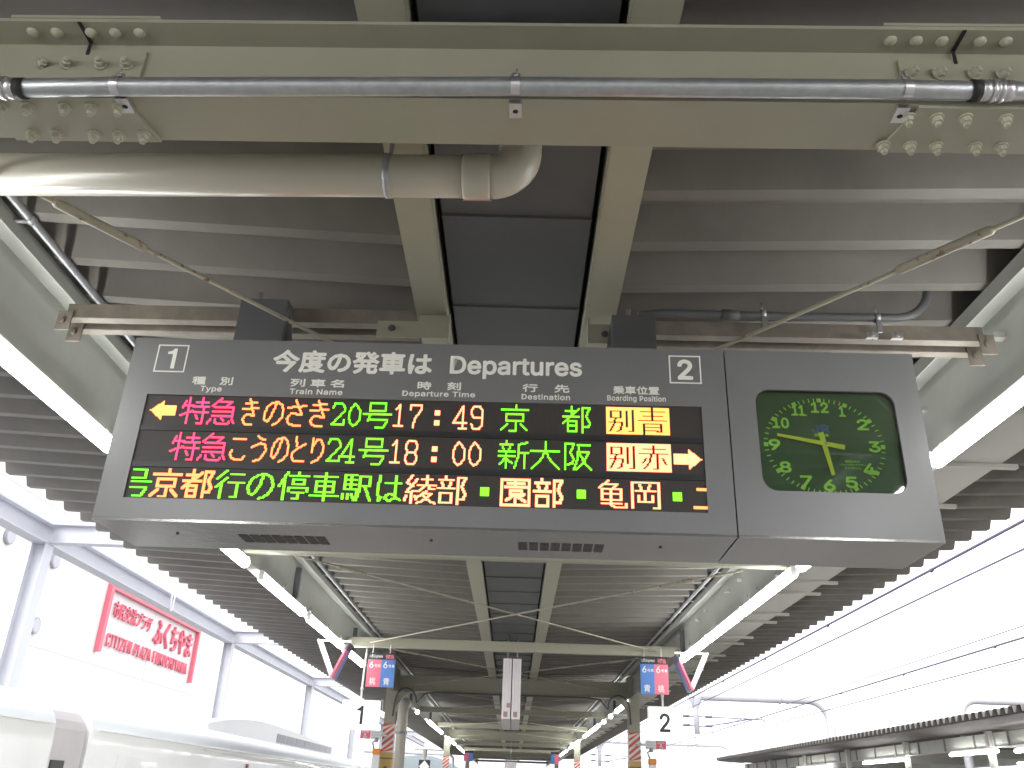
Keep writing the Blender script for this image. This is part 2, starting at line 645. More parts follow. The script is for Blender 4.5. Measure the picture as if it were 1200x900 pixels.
def big_frame(yf, detail):
    """portal beam with splice plates and bolts; local frame yawed"""
    Rm = Matrix.Rotation(YAW, 4, 'Z')
    root = Matrix.Translation((CX, yf, 0)) @ Rm

    def put(o):
        o.parent = canopy
        o.matrix_parent_inverse = world_of(canopy).inverted()
        o.matrix_basis = root
        return o
    b = MB()
    b.beam_i(-2.75, 2.75, 0.0, 3.552, 0.335, 0.216, 0.014, 0.012)
    beam = put(b.build('cross_beam', cream))
    for s in (-1, 1):
        plates = MB()
        xi, xo = s * 1.235, s * 1.73
        # underside cover plate, web plate, top flange plates
        pl = [(xi + s * 0.04, -0.104), (xo, -0.104), (xo, 0.106), (xi - s * 0.015, 0.106)]
        plates.prism(pl if s > 0 else pl[::-1], 3.540, 3.5515, 'z')
        plates.box(*sorted((xi + s * 0.05, xo)), -0.018, -0.0065, 3.60, 3.835)
        plates.box(*sorted((xi - s * 0.02, xo)), -0.1115, 0.1115, 3.8875, 3.899)
        plates.build('splice_plate', cream, beam)
    if not detail:
        return beam
    nut = MB()
    hexnut(nut, (0, 0, 0), 0.0165, 0.017, (0, 0, -1))
    nut_me = nut.build('bolt', bolt_m).data
    bpy.data.objects.remove(bpy.data.objects['bolt'])
    dome = MB()
    dome.sphere((0, 0, -0.001), (0.021, 0.021, 0.013), 14)
    dome_me = dome.build('bolt', bolt_m).data
    bpy.data.objects.remove(bpy.data.objects['bolt'])

    def bolt(me, loc, rot=(0, 0, 0)):
        o = bpy.data.objects.new('bolt', me)
        col.objects.link(o)
        o.parent = beam
        o.location = loc
        o.rotation_euler = (rot[0], rot[1], random.uniform(0, 1))
    for s in (-1, 1):
        near = (1.295, 1.385, 1.475, 1.60, 1.69) if s < 0 else (1.255, 1.345, 1.435, 1.56, 1.65)
        far = (1.265, 1.352, 1.438, 1.565, 1.652) if s < 0 else (1.225, 1.312, 1.398, 1.525, 1.61)
        for x in near:
            bolt(nut_me, (s * x, -0.063, 3.540))
        for x in far:
            bolt(nut_me, (s * x, 0.068, 3.540))
        for x in ((1.34, 1.43, 1.55, 1.64) if s < 0 else (1.31, 1.40, 1.52, 1.61)):
            bolt(nut_me, (s * x, -0.019, 3.765), (R_(-90), 0, 0))
        for x in ((1.30, 1.385, 1.47, 1.59, 1.675) if s < 0 else (1.25, 1.335, 1.42, 1.545, 1.63)):
            bolt(dome_me, (s * x, -0.062, 3.872))
        # open slit at the splice
        b = MB()
        xs = s * (1.49 if s < 0 else 1.475)
        b.box(xs - 0.006, xs + 0.006, -0.1095, -0.02, 3.868, 3.8725)
        b.box(xs - 0.006, xs + 0.006, -0.0205, -0.0185, 3.815, 3.872)
        b.build('splice_gap', black_r, beam)
    return beam


big_frame(FRAMES[0], True)
for yf in FRAMES[1:]:
    big_frame(yf, False)
for yf in LIGHTF:
    b = MB()
    b.beam_i(-2.67, 2.67, 0.0, 3.60, 0.15, 0.10, 0.01, 0.008)
    b.box(-2.67, 2.67, -0.052, -0.044, 3.61, 3.74)
    o = b.build('tie_beam', cream, None)
    o.parent = canopy
    o.matrix_parent_inverse = world_of(canopy).inverted()
    o.matrix_basis = Matrix.Translation((CX, yf, 0)) @ Matrix.Rotation(YAW, 4, 'Z')

# columns
for yf in FRAMES:
    for s in (-1, 1):
        xc = CX + s * 2.70
        yc = yf - s * 0.05
        b = MB()
        b.box(xc - 0.125, xc + 0.125, yc - 0.125, yc - 0.111, 0.0, 4.02)
        b.box(xc - 0.125, xc + 0.125, yc + 0.111, yc + 0.125, 0.0, 4.02)
        b.box(xc - 0.006, xc + 0.006, yc - 0.111, yc + 0.111, 0.0, 4.02)
        # curved knee under the beam
        pts = [(xc - s * 0.12, 3.55), (xc - s * 0.55, 3.55)]
        for k in range(9):
            a = R_(90 * k / 8)
            pts.append((xc - s * 0.55 + s * 0.43 * math.sin(a), 3.12 + 0.43 * math.cos(a) - 0.002))
        b.prism(pts[::-1] if s > 0 else pts, yc - 0.10, yc + 0.10, 'y')
        c_o = b.build('column', cream, canopy, True)
        if yf in (20.6, 39.0):
            h = MB()
            zb, zt = 2.27, 2.86
            fx = yc - 0.1290
            h.use(stripe_w)
            h.box(xc - 0.128, xc + 0.128, fx, yc + 0.128, zb, zt)
            h.use(stripe_r)
            for q in range(-1, 6):
                z0 = zb + q * 0.135 - 0.02
                # slanted bars clipped to the band
                poly = [(xc - 0.127, z0), (xc + 0.127, z0 + 0.20), (xc + 0.127, z0 + 0.27), (xc - 0.127, z0 + 0.07)]
                poly = [(px, min(max(pz, zb), zt)) for px, pz in poly]
                if poly[1][1] - zb < 0.02 or zt - poly[0][1] < 0.02:
                    continue
                h.prism(poly[::-1], fx - 0.003, fx - 0.0005, 'y')
            h.build('hazard_band', None, c_o, True)
            h = MB()
            h.use(yellow_p)
            h.box(xc - 0.132, xc + 0.132, yc - 0.134, yc + 0.131, 1.55, 2.262)
            h.use(post_m)
            h.box(xc - 0.134, xc + 0.134, yc - 0.1365, yc + 0.133, 2.14, 2.162)
            h.build('column_wrap', None, c_o, True)
            h = MB()
            h.tube([(xc, yc - 0.137, 1.86), (xc, yc - 0.165, 1.86)], 0.055, 16)
            h.sphere((xc, yc - 0.165, 1.93), (0.05, 0.03, 0.07), 12)
            h.build('call_bell', red_paint if yf > 30 else rail_m, c_o, True)


def brace(p, q, flip):
    p, q = Vector(p), Vector(q)
    d = (q - p).normalized()
    b = MB()
    b.tube([p, q], 0.0105, 10)
    o = b.build('brace_rod', rod_m, canopy, True)
    b = MB()
    t0, t1 = (0.62, 1.03)
    a, c = p + d * t0, p + d * t1
    b.tube([a, a + d * 0.012, c - d * 0.012, c], [0.013, 0.021, 0.021, 0.013], 12)
    b.build('turnbuckle', rod_m, o, True)


for ya, yb in ((2.38, 8.1), (8.62, 14.2), (14.62, 20.3), (20.9, 26.5), (26.9, 32.6), (33.0, 38.7)):
    zz = 3.66 + (0.0 if ya > 3 else 0.0)
    brace((-2.32, ya, zz), (2.22, yb, zz - 0.012), 0)
    brace((2.22, ya - 0.03, zz - 0.028), (-2.32, yb, zz - 0.016), 1)

# ------------------------------------------------------------------ overhead pipes on the near beam
fr = Matrix.Translation((CX, 2.22, 0)) @ Matrix.Rotation(YAW, 4, 'Z')


def near_root(name, label, cat, group=None):
    o = empty(name, (CX, 2.22, 3.5), YAW, label, cat, group)
    return o


def nb(o):
    """child geometry is written at z measured from the platform"""
    for ch in o.children:
        ch.location.z -= 3.5


cd = near_root('conduit_pipe', 'galvanised conduit pipe clipped along the front edge of the big cream cross beam', 'conduit')
pipe_y, pipe_z = -0.142, 3.572
b = MB()
b.tube([(-2.3, pipe_y, pipe_z - 0.055), (-1.3, pipe_y, pipe_z - 0.022), (0, pipe_y, pipe_z), (1.2, pipe_y, pipe_z + 0.006), (2.2, pipe_y, pipe_z)], 0.0295, 20)
b.build('pipe', galv, cd)
for s in (-1, 1):
    c = MB()
    x0 = -1.565 if s < 0 else 1.42
    zc = pipe_z - 0.033 if s < 0 else pipe_z + 0.005
    c.use(black_r).tube([(x0 - s * 0.0, pipe_y, zc), (x0 + s * 0.03, pipe_y, zc)], 0.034, 18)
    c.use(galv_b)
    for k, (o0, o1, r) in enumerate(((0.03, 0.06, 0.034), (0.06, 0.072, 0.038), (0.072, 0.085, 0.035), (0.085, 0.097, 0.038), (0.097, 0.13, 0.034))):
        c.tube([(x0 + s * o0, pipe_y, zc), (x0 + s * o1, pipe_y, zc)], r, 18)
    c.build('coupling', None, cd)
for xc in (-1.27, 0.005, 1.225):
    zc = pipe_z + (-0.02 if xc < -1 else 0.0 if xc < 1 else 0.006)
    c = MB()
    c.use(galv_b)
    w = 0.014
    n = 12
    prev = None
    for k in range(n + 1):
        a = R_(200 - 220 * k / n)
        pt = (pipe_y - 0.0315 * math.sin(a) * 1.0, zc + 0.0315 * -math.cos(a))
        pt = (pipe_y + 0.0325 * math.cos(R_(95 + 175 * k / n)), zc + 0.0325 * math.sin(R_(95 + 175 * k / n)))
        if prev:
            c.quad((xc - w, *prev), (xc + w, *prev), (xc + w, *pt), (xc - w, *pt))
        prev = pt
    # lug below with a hole, screw above
    c.box(xc - 0.02, xc + 0.02, pipe_y + 0.035, pipe_y + 0.10, 3.5335, 3.5375)
    c.box(xc - 0.02, xc - 0.016, pipe_y + 0.035, pipe_y + 0.10, 3.5375, 3.5505)
    c.box(xc + 0.016, xc + 0.02, pipe_y + 0.035, pipe_y + 0.10, 3.5375, 3.5505)
    c.box(xc - 0.014, xc + 0.014, pipe_y - 0.006, pipe_y + 0.002, zc + 0.03, zc + 0.052)
    c.tube([(xc, pipe_y - 0.012, zc + 0.042), (xc, pipe_y + 0.02, zc + 0.042)], 0.006, 8)
    c.tube([(xc, pipe_y, zc + 0.05), (xc + random.uniform(-0.01, 0.01), pipe_y, zc + 0.075)], 0.0025, 6)
    c.use(black_r)
    c.tube([(xc, pipe_y + 0.07, 3.5325), (xc, pipe_y + 0.07, 3.534)], 0.009, 14)
    c.build('pipe_clamp', None, cd)
nb(cd)

dp = near_root('drain_pipe', 'thick grey white plastic drain pipe with elbow hanging behind the cross beam', 'drain pipe')
b = MB()
pr = 0.083
py_, pz_ = 0.50, 3.726
b.tube([(-2.6, py_, pz_ - 0.03), (-0.52, py_, pz_), (-0.2, py_, pz_)], pr, 28)
b.build('pipe', pvc, dp)
b = MB()
b.tube([(-0.215, py_, pz_), (-0.205, py_, pz_), (-0.115, py_, pz_), (-0.105, py_, pz_)], [pr + 0.001, pr + 0.008, pr + 0.008, pr + 0.001], 28)
b.build('collar', pvc, dp)
b = MB()
arc = [(-0.11, py_, pz_)]
for k in range(1, 11):
    a = R_(90 * k / 10)
    arc.append((-0.11 + 0.115 * math.sin(a), py_, pz_ + 0.115 - 0.115 * math.cos(a)))
arc.append((0.005, py_, pz_ + 0.19))
b.tube(arc, pr + 0.002, 28)
b.build('elbow', pvc, dp)
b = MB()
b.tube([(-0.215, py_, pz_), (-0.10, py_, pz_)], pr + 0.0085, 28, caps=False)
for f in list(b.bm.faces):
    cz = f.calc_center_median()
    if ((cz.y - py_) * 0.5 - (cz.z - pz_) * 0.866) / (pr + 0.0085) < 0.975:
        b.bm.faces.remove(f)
b.build('red_strip', dull_red, dp)  # thin dull red strip along the underside of the collar
b = MB()
b.tube([(-0.52, py_, pz_), (-0.495, py_, pz_)], pr + 0.005, 28)
b.box(-0.515, -0.50, py_ - 0.01, py_ + 0.01, pz_ + 0.08, 3.9)
b.build('pipe_strap', galv, dp)
nb(dp)

# conduits running along the girders
for s, lab in ((-1, 'thin grey conduit along the inner top edge of the left girder'), (1, 'thin grey conduit along the inner top edge of the right girder')):
    xg = CX + s * 2.43
    c_o = empty('conduit_pipe', (xg, 2.4, 3.9), 0, lab, 'conduit', 'conduits along the girders')
    b = MB()
    b.tube([(xg, 2.35, 4.06), (xg, 39, 4.06)] if s < 0 else [(xg, 8.4, 4.06), (xg, 39, 4.06)], 0.021, 10)
    b.build('pipe', galv, c_o, True)
    for q in range(18):
        yy = (2.7 if s < 0 else 8.7) + q * 0.86
        b = MB()
        b.tube([(xg, yy - 0.02, 4.06), (xg, yy + 0.02, 4.06)], 0.027, 10)
        b.box(*sorted((xg, xg + s * 0.09)), yy - 0.012, yy + 0.012, 4.04, 4.05)
        b.build('pipe_clamp', galv, c_o, True)

# ------------------------------------------------------------------ departure board and clock
SB = (0, 3.6, 0)
board = empty('departure_board', (-0.0, 3.6, 2.556), YAW,
              'long grey LED departure board hanging across the platform, lit rows of train times', 'departure board')
clockr = empty('station_clock', (1.35, 3.6 - 1.35 * math.tan(R_(1.1)), 2.556), YAW,
               'square green station clock in a grey cabinet at the right end of the departure board', 'clock')
X0, XD, X1 = -1.853, 0.921, 1.784
ZB, ZT = 2.558, 3.449
SX0, SX1, SZ0, SZ1 = -1.738, 0.801, 2.662, 3.158
DEP = 0.46


def sgn(parent_off):
    return Matrix.Translation((-parent_off[0], -parent_off[1], -parent_off[2]))


def fix(o, root):
    """geometry is in board coordinates (x along, y depth from the face, z height)"""
    o.parent = root
    base = Matrix.Translation((0, 3.6, 0)) @ Matrix.Rotation(YAW, 4, 'Z')
    o.matrix_parent_inverse = world_of(root).inverted() @ base
    return o


def fixc(o, part):
    o.parent = part
    o.matrix_parent_inverse = Matrix.Identity(4)
    return o


o = fix(plate('front_panel', [rect(X0, XD - 0.003, ZB + 0.012, ZT), rect(SX0, SX1, SZ0, SZ1)], 0.0, 0.012, house_m, None), board)
b = MB()
b.box(X0 + 0.001, XD - 0.003, 0.0125, DEP, ZB + 0.012, ZT - 0.001)
fix(b.build('housing', house_m, bevel=0.004), board)
bottom_m = mat('brushed_bottom_panel', (0.30, 0.295, 0.29), 0.17, metal=0.75, var=0.08, scale=1.2, bump=0.06)
b = MB()
b.box(X0 + 0.001, XD - 0.003, 0.0, 0.028, ZB, ZB + 0.0115)
b.box(X0 + 0.001, XD - 0.003, 0.031, DEP, ZB + 0.003, ZB + 0.0115)
bp_ = fix(b.build('bottom_panel', bottom_m), board)
for xa, xb in ((-1.275, -0.875), (-0.015, 0.375)):
    b = MB()
    w = (xb - xa) / 8
    for k in range(8):
        b.box(xa + k * w + 0.004, xa + (k + 1) * w - 0.004, 0.19, 0.315, ZB + 0.001, ZB + 0.0035)
    v = b.build('vent_grille', vent_m)
    fixc(v, bp_)
b = MB()
for x in (-1.55, -0.40, 0.62):
    b.tube([(x, 0.2, ZB - 0.001), (x, 0.2, ZB + 0.0035)], 0.007, 10)
fixc(b.build('screw', vent_m), bp_)

# screen and its dots
b = MB()
b.use(led_screen)
ROWS = ((3.158, 3.008), (2.982, 2.834), (2.808, 2.662))
for zt, zb in ROWS:
    b.box(SX0 + 0.001, SX1 - 0.001, 0.007, 0.0115, zb, zt - 0.001)
b.use(black_b)
b.box(SX0 + 0.001, SX1 - 0.001, 0.004, 0.0115, 2.9825, 3.0075)
b.box(SX0 + 0.001, SX1 - 0.001, 0.004, 0.0115, 2.8085, 2.8335)
screen = fix(b.build('display_screen'), board)

PITCH = 0.00545
G = {
    '特': '3,3 1,9;2,7 10,7;6,0 6,23;0,16 10,12;12,4 22,4;17,0 17,8;10,8 23,8;11,13 23,13;19,9 19,23 15,23;13,16 15,19',
    '急': '9,0 2,7;8,3 18,3 14,7;4,8 20,8 20,17;3,12 20,12;3,16 20,16;2,19 0,23;6,19 6,22 8,23 17,23 18,21;11,18 13,20;20,19 22,22',
    'き': '4,4 19,3;2,9 22,8;9,0 17,15;17,15 7,14;6,15 3,18 4,21 8,23 16,23',
    'の': '13,3 11,10 8,17 5,20 2,18 1,13 3,7 8,3 15,2 20,5 22,11 21,16 18,20 12,23',
    'さ': '2,7 21,5;10,0 17,13;17,13 5,12;4,14 2,17 4,21 9,23 17,23',
    '2': '2,6 5,2 17,2 22,6 22,9 2,21 22,21 22,17',
    '0': '12,2 6,5 2,9 2,16 6,20 12,22 18,20 22,16 22,9 18,5 12,2',
    '号': '5,1 18,1 18,8 5,8 5,1;0,11 23,11;6,11 4,17;5,16 20,16 19,20 17,23 11,23',
    '1': '5,6 13,2 13,21;2,21 23,21',
    '7': '2,6 2,2 22,2 22,6 12,14 9,22',
    '4': '17,22 17,2 1,17 23,17;11,22 23,22',
    '9': '20,12 6,12 2,9 2,5 6,2 18,2 22,6 22,18 18,22 6,22 2,18',
    '8': '6,2 18,2 22,5 22,9 18,12 6,12 2,9 2,5 6,2;6,12 2,15 2,19 6,22 18,22 22,19 22,15 18,12',
    ':': 'R0,7,23,10;R0,16,23,19',
    '京': '12,0 12,4;1,4 22,4;5,8 18,8 18,14 5,14 5,8;12,14 12,23 8,23;6,17 1,22;16,17 21,22',
    '都': '7,0 7,9;2,4 11,4;0,9 13,9;13,2 0,15;4,13 11,13 11,22 4,22 4,13;4,17 11,17;16,1 16,23;16,1 22,1 19,9 22,14 21,18 17,18',
    '別': '2,3 10,3 10,9 2,9 2,3;1,13 11,13 10,20 7,21;6,9 4,16 1,21;15,3 15,17;20,2 20,21 17,21',
    '青': '11,0 11,11;2,3 21,3;4,7 19,7;0,11 22,11;4,14 4,23;4,14 18,14 18,21 15,21;4,17 18,17;4,20 15,20',
    '赤': '11,1 11,8;3,4 20,4;0,8 22,8;9,8 8,15 3,21;14,8 14,21 11,21;5,12 2,16;18,12 21,17',
    'こ': '4,4 19,4;4,14 2,17 3,20 8,22 18,22 21,19',
    'う': '7,1 11,3 17,4;1,11 12,7 18,9 20,13 17,18 12,22 6,23',
    'と': '7,1 9,9;20,7 10,11 4,15 3,19 6,22 19,22',
    'り': '4,2 3,14;4,10 9,3 15,3 20,8 20,14 15,20 6,23',
    '新': '6,0 6,3;1,3 11,3;3,5 4,8;9,5 8,8;0,9 12,9;0,13 12,13;6,9 6,23;6,14 1,20;7,16 11,19;22,1 15,3;15,3 15,13 12,23;15,10 23,10;20,10 20,23',
    '大': '0,8 23,8;12,0 12,8 8,16 1,23;12,8 16,16 23,23',
    '阪': '2,1 2,23;2,1 9,1 6,9 9,14 8,18 4,19;12,2 22,2;13,2 12,14 9,23;13,8 21,8 17,17 11,23;14,10 18,18 23,23',
    '行': '8,0 1,7;9,6 1,14;5,11 5,23;12,3 22,3;11,10 23,10;18,10 18,22 14,22',
    '停': '6,0 0,12;4,7 4,23;15,0 15,3;8,3 23,3;11,6 20,6 20,10 11,10 11,6;8,16 8,13 23,13 23,16;11,17 20,17;16,17 16,22 12,22',
    '車': '2,3 21,3;12,0 12,23;4,7 19,7 19,16 4,16 4,7;4,11 19,11;0,19 23,19',
    '駅': '1,1 1,13;1,1 10,1;1,5 10,5;1,9 10,9;6,1 6,13;1,13 11,13 11,19 9,22;0,17 0,21;4,17 4,21;7,17 8,20;14,2 22,2 22,10 14,10;14,2 14,13 11,22;18,10 23,22',
    'は': '3,1 2,12 3,22 5,19;9,7 22,7;17,1 17,19 13,22 9,20 10,17 14,16 18,18 22,21',
    '綾': '5,0 1,6 6,9;9,3 1,14;1,14 9,13;5,14 5,23;1,17 0,21;8,17 9,20;16,0 16,8;12,3 20,3;10,8 23,8;14,9 11,13;18,9 18,11 22,11;16,13 10,18;14,15 20,15 15,20 10,23;13,16 17,20 23,23',
    '部': '6,0 6,3;1,3 12,3;3,5 4,9;10,5 9,9;0,10 13,10;2,14 11,14 11,22 2,22 2,14;16,1 16,23;16,1 22,1 19,9 22,14 21,19 17,19',
    '園': '0,1 22,1 22,22 0,22 0,1;11,2 11,7;5,4 18,4;3,7 20,7;7,10 16,10 16,13 7,13 7,10;11,13 4,18;11,14 11,20;13,15 19,19;18,13 14,16',
    '亀': '9,0 2,6;6,3 15,3 12,6;4,7 18,7 18,16 4,16 4,7;4,11 18,11;4,19 18,19;11,7 11,20 13,22 22,22 22,19',
    '岡': '1,1 1,22;1,1 22,1 22,22 18,22;7,3 8,7;15,3 14,7;4,8 19,8;11,8 11,17;6,12 6,17 17,17;17,12 17,17',
    '二': '3,5 20,5;0,20 23,20',
    '・': 'R0,9,23,15',
}


def raster(ch, w):
    cells = set()
    sx = (w - 1) / 23.0
    for st in G[ch].split(';'):
        if st[0] == 'R':
            x0, y0, x1, y1 = map(int, st[1:].split(','))
            for x in range(round(x0 * sx), round(x1 * sx) + 1):
                for yy in range(y0, y1 + 1):
                    cells.add((x, yy))
            continue
        pts = [tuple(map(int, p.split(','))) for p in st.split()]
        for (xa, ya), (xb, yb) in zip(pts, pts[1:]):
            xa, xb = round(xa * sx), round(xb * sx)
            n = max(abs(xb - xa), abs(yb - ya), 1)
            for k in range(n + 1):
                cells.add((round(xa + (xb - xa) * k / n), round(ya + (yb - ya) * k / n)))
    return cells


def arrow(w, right):
    cells = set()
    for x in range(w):
        xx = (w - 1 - x) if right else x
        h = (xx * 0.85) if xx < 11 else 4.5
        for yy in range(24):
            if abs(yy - 12) <= h:
                cells.add((x, yy))
    return cells


DOTX0 = -1.721


def led(cells, row, x0, m, name):
    zt = (ROWS[row][0] + ROWS[row][1]) / 2 + 12 * PITCH
    b = MB()
    hx = hz = PITCH * (0.47 if name != 'led_text' else 0.70 if row < 2 else 0.58)
    for cx_, cy_ in sorted(cells):
        if x0 + cx_ > 463 or x0 + cx_ < 0:
            continue
        x = DOTX0 + (x0 + cx_ + 0.5) * PITCH
        z = zt - (cy_ + 0.5) * PITCH
        b.box(x - hx, x + hx, 0.0035 - random.uniform(0, 0.0004), 0.0068 - random.uniform(0, 0.0004), z - hz, z + hz)
    o = b.build(name, m)
    fixc(o, screen)
    return o


def led_text(items, row, m, fat=0):
    cells = set()
    for ch, x0, w in items:
        c = raster(ch, w)
        for (x, yy) in c:
            cells.add((x0 + x, yy))
            if fat:
                cells.add((x0 + x + 1, yy))
            if fat == 2 and yy < 23:
                cells.add((x0 + x, yy + 1))
                cells.add((x0 + x + 1, yy + 1))
    led(cells, row, 0, m, 'led_text')


led(arrow(22, False), 0, 2, led_amber, 'led_arrow')
led_text([('特', 28, 24), ('急', 52, 24)], 0, led_red)
led_text([('き', 79, 16), ('の', 98, 18), ('さ', 117, 18), ('き', 136, 18)], 0, led_orange)
led_text([('2', 155, 12), ('0', 169, 11), ('号', 182, 24)], 0, led_green)
led_text([('1', 207, 9), ('7', 220, 11), (':', 242, 4), ('4', 257, 12), ('9', 271, 11)], 0, led_peach)
led_text([('京', 296, 25), ('都', 348, 24)], 0, led_green)
led_text([('特', 26, 24), ('急', 50, 24)], 1, led_red)
led_text([('こ', 75, 15), ('う', 92, 16), ('の', 109, 16), ('と', 125, 15), ('り', 141, 14)], 1, led_orange)
led_text([('2', 155, 12), ('4', 167, 12), ('号', 182, 24)], 1, led_green)
led_text([('1', 207, 9), ('8', 219, 11), (':', 242, 4), ('0', 258, 11), ('0', 271, 11)], 1, led_peach)
led_text([('新', 296, 25), ('大', 322, 24), ('阪', 348, 24)], 1, led_green)
for row, ch, m in ((0, '青', led_amber), (1, '赤', led_peach)):
    cells = {(x, yy) for x in range(52) for yy in range(24)}
    for q in (0, 1):
        cells -= {(x + 1 + q, min(23, yy)) for x, yy in raster('別', 24)}
        cells -= {(x + 26 + q, min(23, yy)) for x, yy in raster(ch, 24)}
    led(cells, row, 384, m, 'led_block')
led({(x, y_) for x, y_ in arrow(23, True)}, 1, 438, led_peach, 'led_arrow')
led_text([('号', -8, 24)], 2, led_green, 1)
led_text([('京', 16, 25), ('都', 42, 25)], 2, led_orange, 2)
led_text([('行', 68, 24), ('の', 94, 23), ('停', 120, 24), ('車', 146, 23), ('駅', 172, 23), ('は', 198, 22)], 2, led_green, 1)
led_text([('綾', 222, 25), ('部', 248, 24)], 2, led_peach, 1)
led_text([('・', 283, 7)], 2, led_green)
led_text([('園', 299, 24), ('部', 325, 24)], 2, led_peach, 2)
led_text([('・', 360, 7)], 2, led_green)
led_text([('亀', 375, 25), ('岡', 402, 24)], 2, led_peach, 1)
led_text([('・', 436, 7)], 2, led_green)
led_text([('二', 452, 22)], 2, led_orange, 2)


# white lettering on the front panel
def btext(body, xc, zc, w, h, bold=0.004, size=0.12, spacing=1.0):
    o = text('lettering', body, size, white_ink, None, (xc, -0.001, zc), bold, 0.002, (w, h), spacing=spacing)
    fix(o, board)


btext('今度の発車は', -0.806, 3.343, 0.748, 0.118, 0.0042)
btext('Departures', -0.043, 3.330, 0.612, 0.116, 0.0035)
for ch, xc in (('1', -1.662), ('2', 0.737)):
    fix(plate('number_frame', [rect(xc - 0.073, xc + 0.073, 3.272, 3.415), rect(xc - 0.067, xc + 0.067, 3.278, 3.409)], -0.0015, 0.0012, white_ink, None), board)
    btext(ch, xc, 3.343, 0.042 if ch == '1' else 0.070, 0.104, 0.0045)
for jp, en, xc, w1, w2 in (('種　別', 'Type', -1.446, 0.19, 0.10), ('列 車 名', 'Train Name', -0.957, 0.25, 0.245),
                           ('時　刻', 'Departure Time', -0.392, 0.20, 0.335), ('行　先', 'Destination', 0.098, 0.215, 0.222),
                           ('乗車位置', 'Boarding Position', 0.510, 0.21, 0.265)):
    btext(jp, xc, 3.232, w1, 0.041, 0.0011, 0.05)
    btext(en, xc, 3.188, w2, 0.034 if ('p' in en or 'g' in en) else 0.028, 0.0008, 0.04, 1.05)

# hanger posts of the board
for xa, xb, zt in ((-1.53, -1.275, 3.885), (0.438, 0.665, 3.83)):
    b = MB()
    b.box(xa, xb, 0.35, 0.47, ZT + 0.001, zt)
    p = fix(b.build('hanger_post', post_m, bevel=0.004), board)
    b = MB()
    b.prism([(xb + 0.002, ZT + 0.001), (xb + 0.075, ZT + 0.001), (xb + 0.012, zt - 0.07), (xb + 0.002, zt - 0.07)] if xa < 0 else
            [(xa - 0.002, ZT + 0.001), (xa - 0.05, ZT + 0.001), (xa - 0.01, zt - 0.05), (xa - 0.002, zt - 0.05)], 0.40, 0.41, 'y')
    b.tube([(xa + 0.09, 0.38, zt), (xa + 0.09, 0.38, zt + 0.05)], 0.012, 8)
    fixc(b.build('gusset', house_m), p)

# clock cabinet
CXC, CZC = 1.342, 2.997
win = rounded(1.046, 1.668, 2.770, 3.252, 0.065)
fix(plate('front_panel', [rect(XD + 0.003, X1, ZB + 0.012, ZT), win], 0.0, 0.012, house_m, None), clockr)
b = MB()
b.box(XD + 0.003, X1 - 0.001, 0.045, DEP, ZB + 0.012, ZT - 0.001)
b.box(XD + 0.003, 1.0, 0.0125, 0.0445, ZB + 0.012, ZT - 0.001)
b.box(1.72, X1 - 0.001, 0.0125, 0.0445, ZB + 0.012, ZT - 0.001)
fix(b.build('housing', house_m, bevel=0.003), clockr)
b = MB()
b.box(XD + 0.003, X1 - 0.001, 0.0, DEP, ZB + 0.001, ZB + 0.0115)
fix(b.build('bottom_panel', bottom_m), clockr)
fix(plate('dial', [rounded(1.03, 1.685, 2.755, 3.265, 0.07)], 0.034, 0.004, clock_face, None), clockr)
fix(plate('bezel', [rounded(1.04, 1.675, 2.764, 3.258, 0.068), rounded(1.0462, 1.6678, 2.7702, 3.2518, 0.065)], 0.0125, 0.020, black_r, None), clockr)
EA, EB = 0.2577, 0.2205


def rad(th, f=1.0):
    return f * EA * EB / math.hypot(EB * math.sin(th), EA * math.cos(th))


b = MB()
for k in range(60):
    th = R_(6 * k)
    r = rad(th)
    c, s = math.cos(th), math.sin(th)
    if k % 5 == 0:
        l, w = 0.0095, 0.0095
    else:
        l, w = 0.009, 0.0022
    pts = []
    for dr, dw in ((-l, -w), (-l, w), (l, w), (l, -w)):
        pts.append((CXC + (r + dr) * s + dw * c, CZC + (r + dr) * c - dw * s))
    b.prism(pts, 0.0315, 0.0335, 'y')
fix(b.build('minute_marks', dial_green), clockr)
for n in range(1, 13):
    th = R_(30 * n)
    r = rad(th, 0.84 if n in (12, 6) else 0.855)
    x, z = CXC + r * math.sin(th), CZC + r * math.cos(th)
    w = {1: 0.024, 10: 0.074, 11: 0.056, 12: 0.078}.get(n, 0.052)
    o = text('clock_numeral', str(n), 0.07, dial_green, None, (x, 0.0325, z), 0.0024, 0.002, (w, 0.053))
    fix(o, clockr)
    # slab feet of the clarendon style figures
    for q, dgt in enumerate(str(n)):
        if dgt in '14':
            xo = x if len(str(n)) == 1 else x + (-0.020 if q == 0 else 0.020)
            if n == 12:
                xo = x - 0.027
            if n == 10:
                xo = x - 0.026
            if dgt == '4':
                xo = x + 0.010
            sb = MB()
            sb.box(xo - 0.014, xo + 0.016, 0.0313, 0.0335, z - 0.0265, z - 0.0205)
            fix(sb.build('numeral_foot', dial_green), clockr)


def hand(name, p, q, w0, w1, y0, y1, m):
    d = Vector((q[0] - p[0], q[1] - p[1])).normalized()
    nx, nz = -d.y, d.x
    b = MB()
    b.prism([(p[0] + nx * w0, p[1] + nz * w0), (p[0] - nx * w0, p[1] - nz * w0), (q[0] - nx * w1, q[1] - nz * w1), (q[0] + nx * w1, q[1] + nz * w1)], y0, y1, 'y')
    fix(b.build(name, m), clockr)


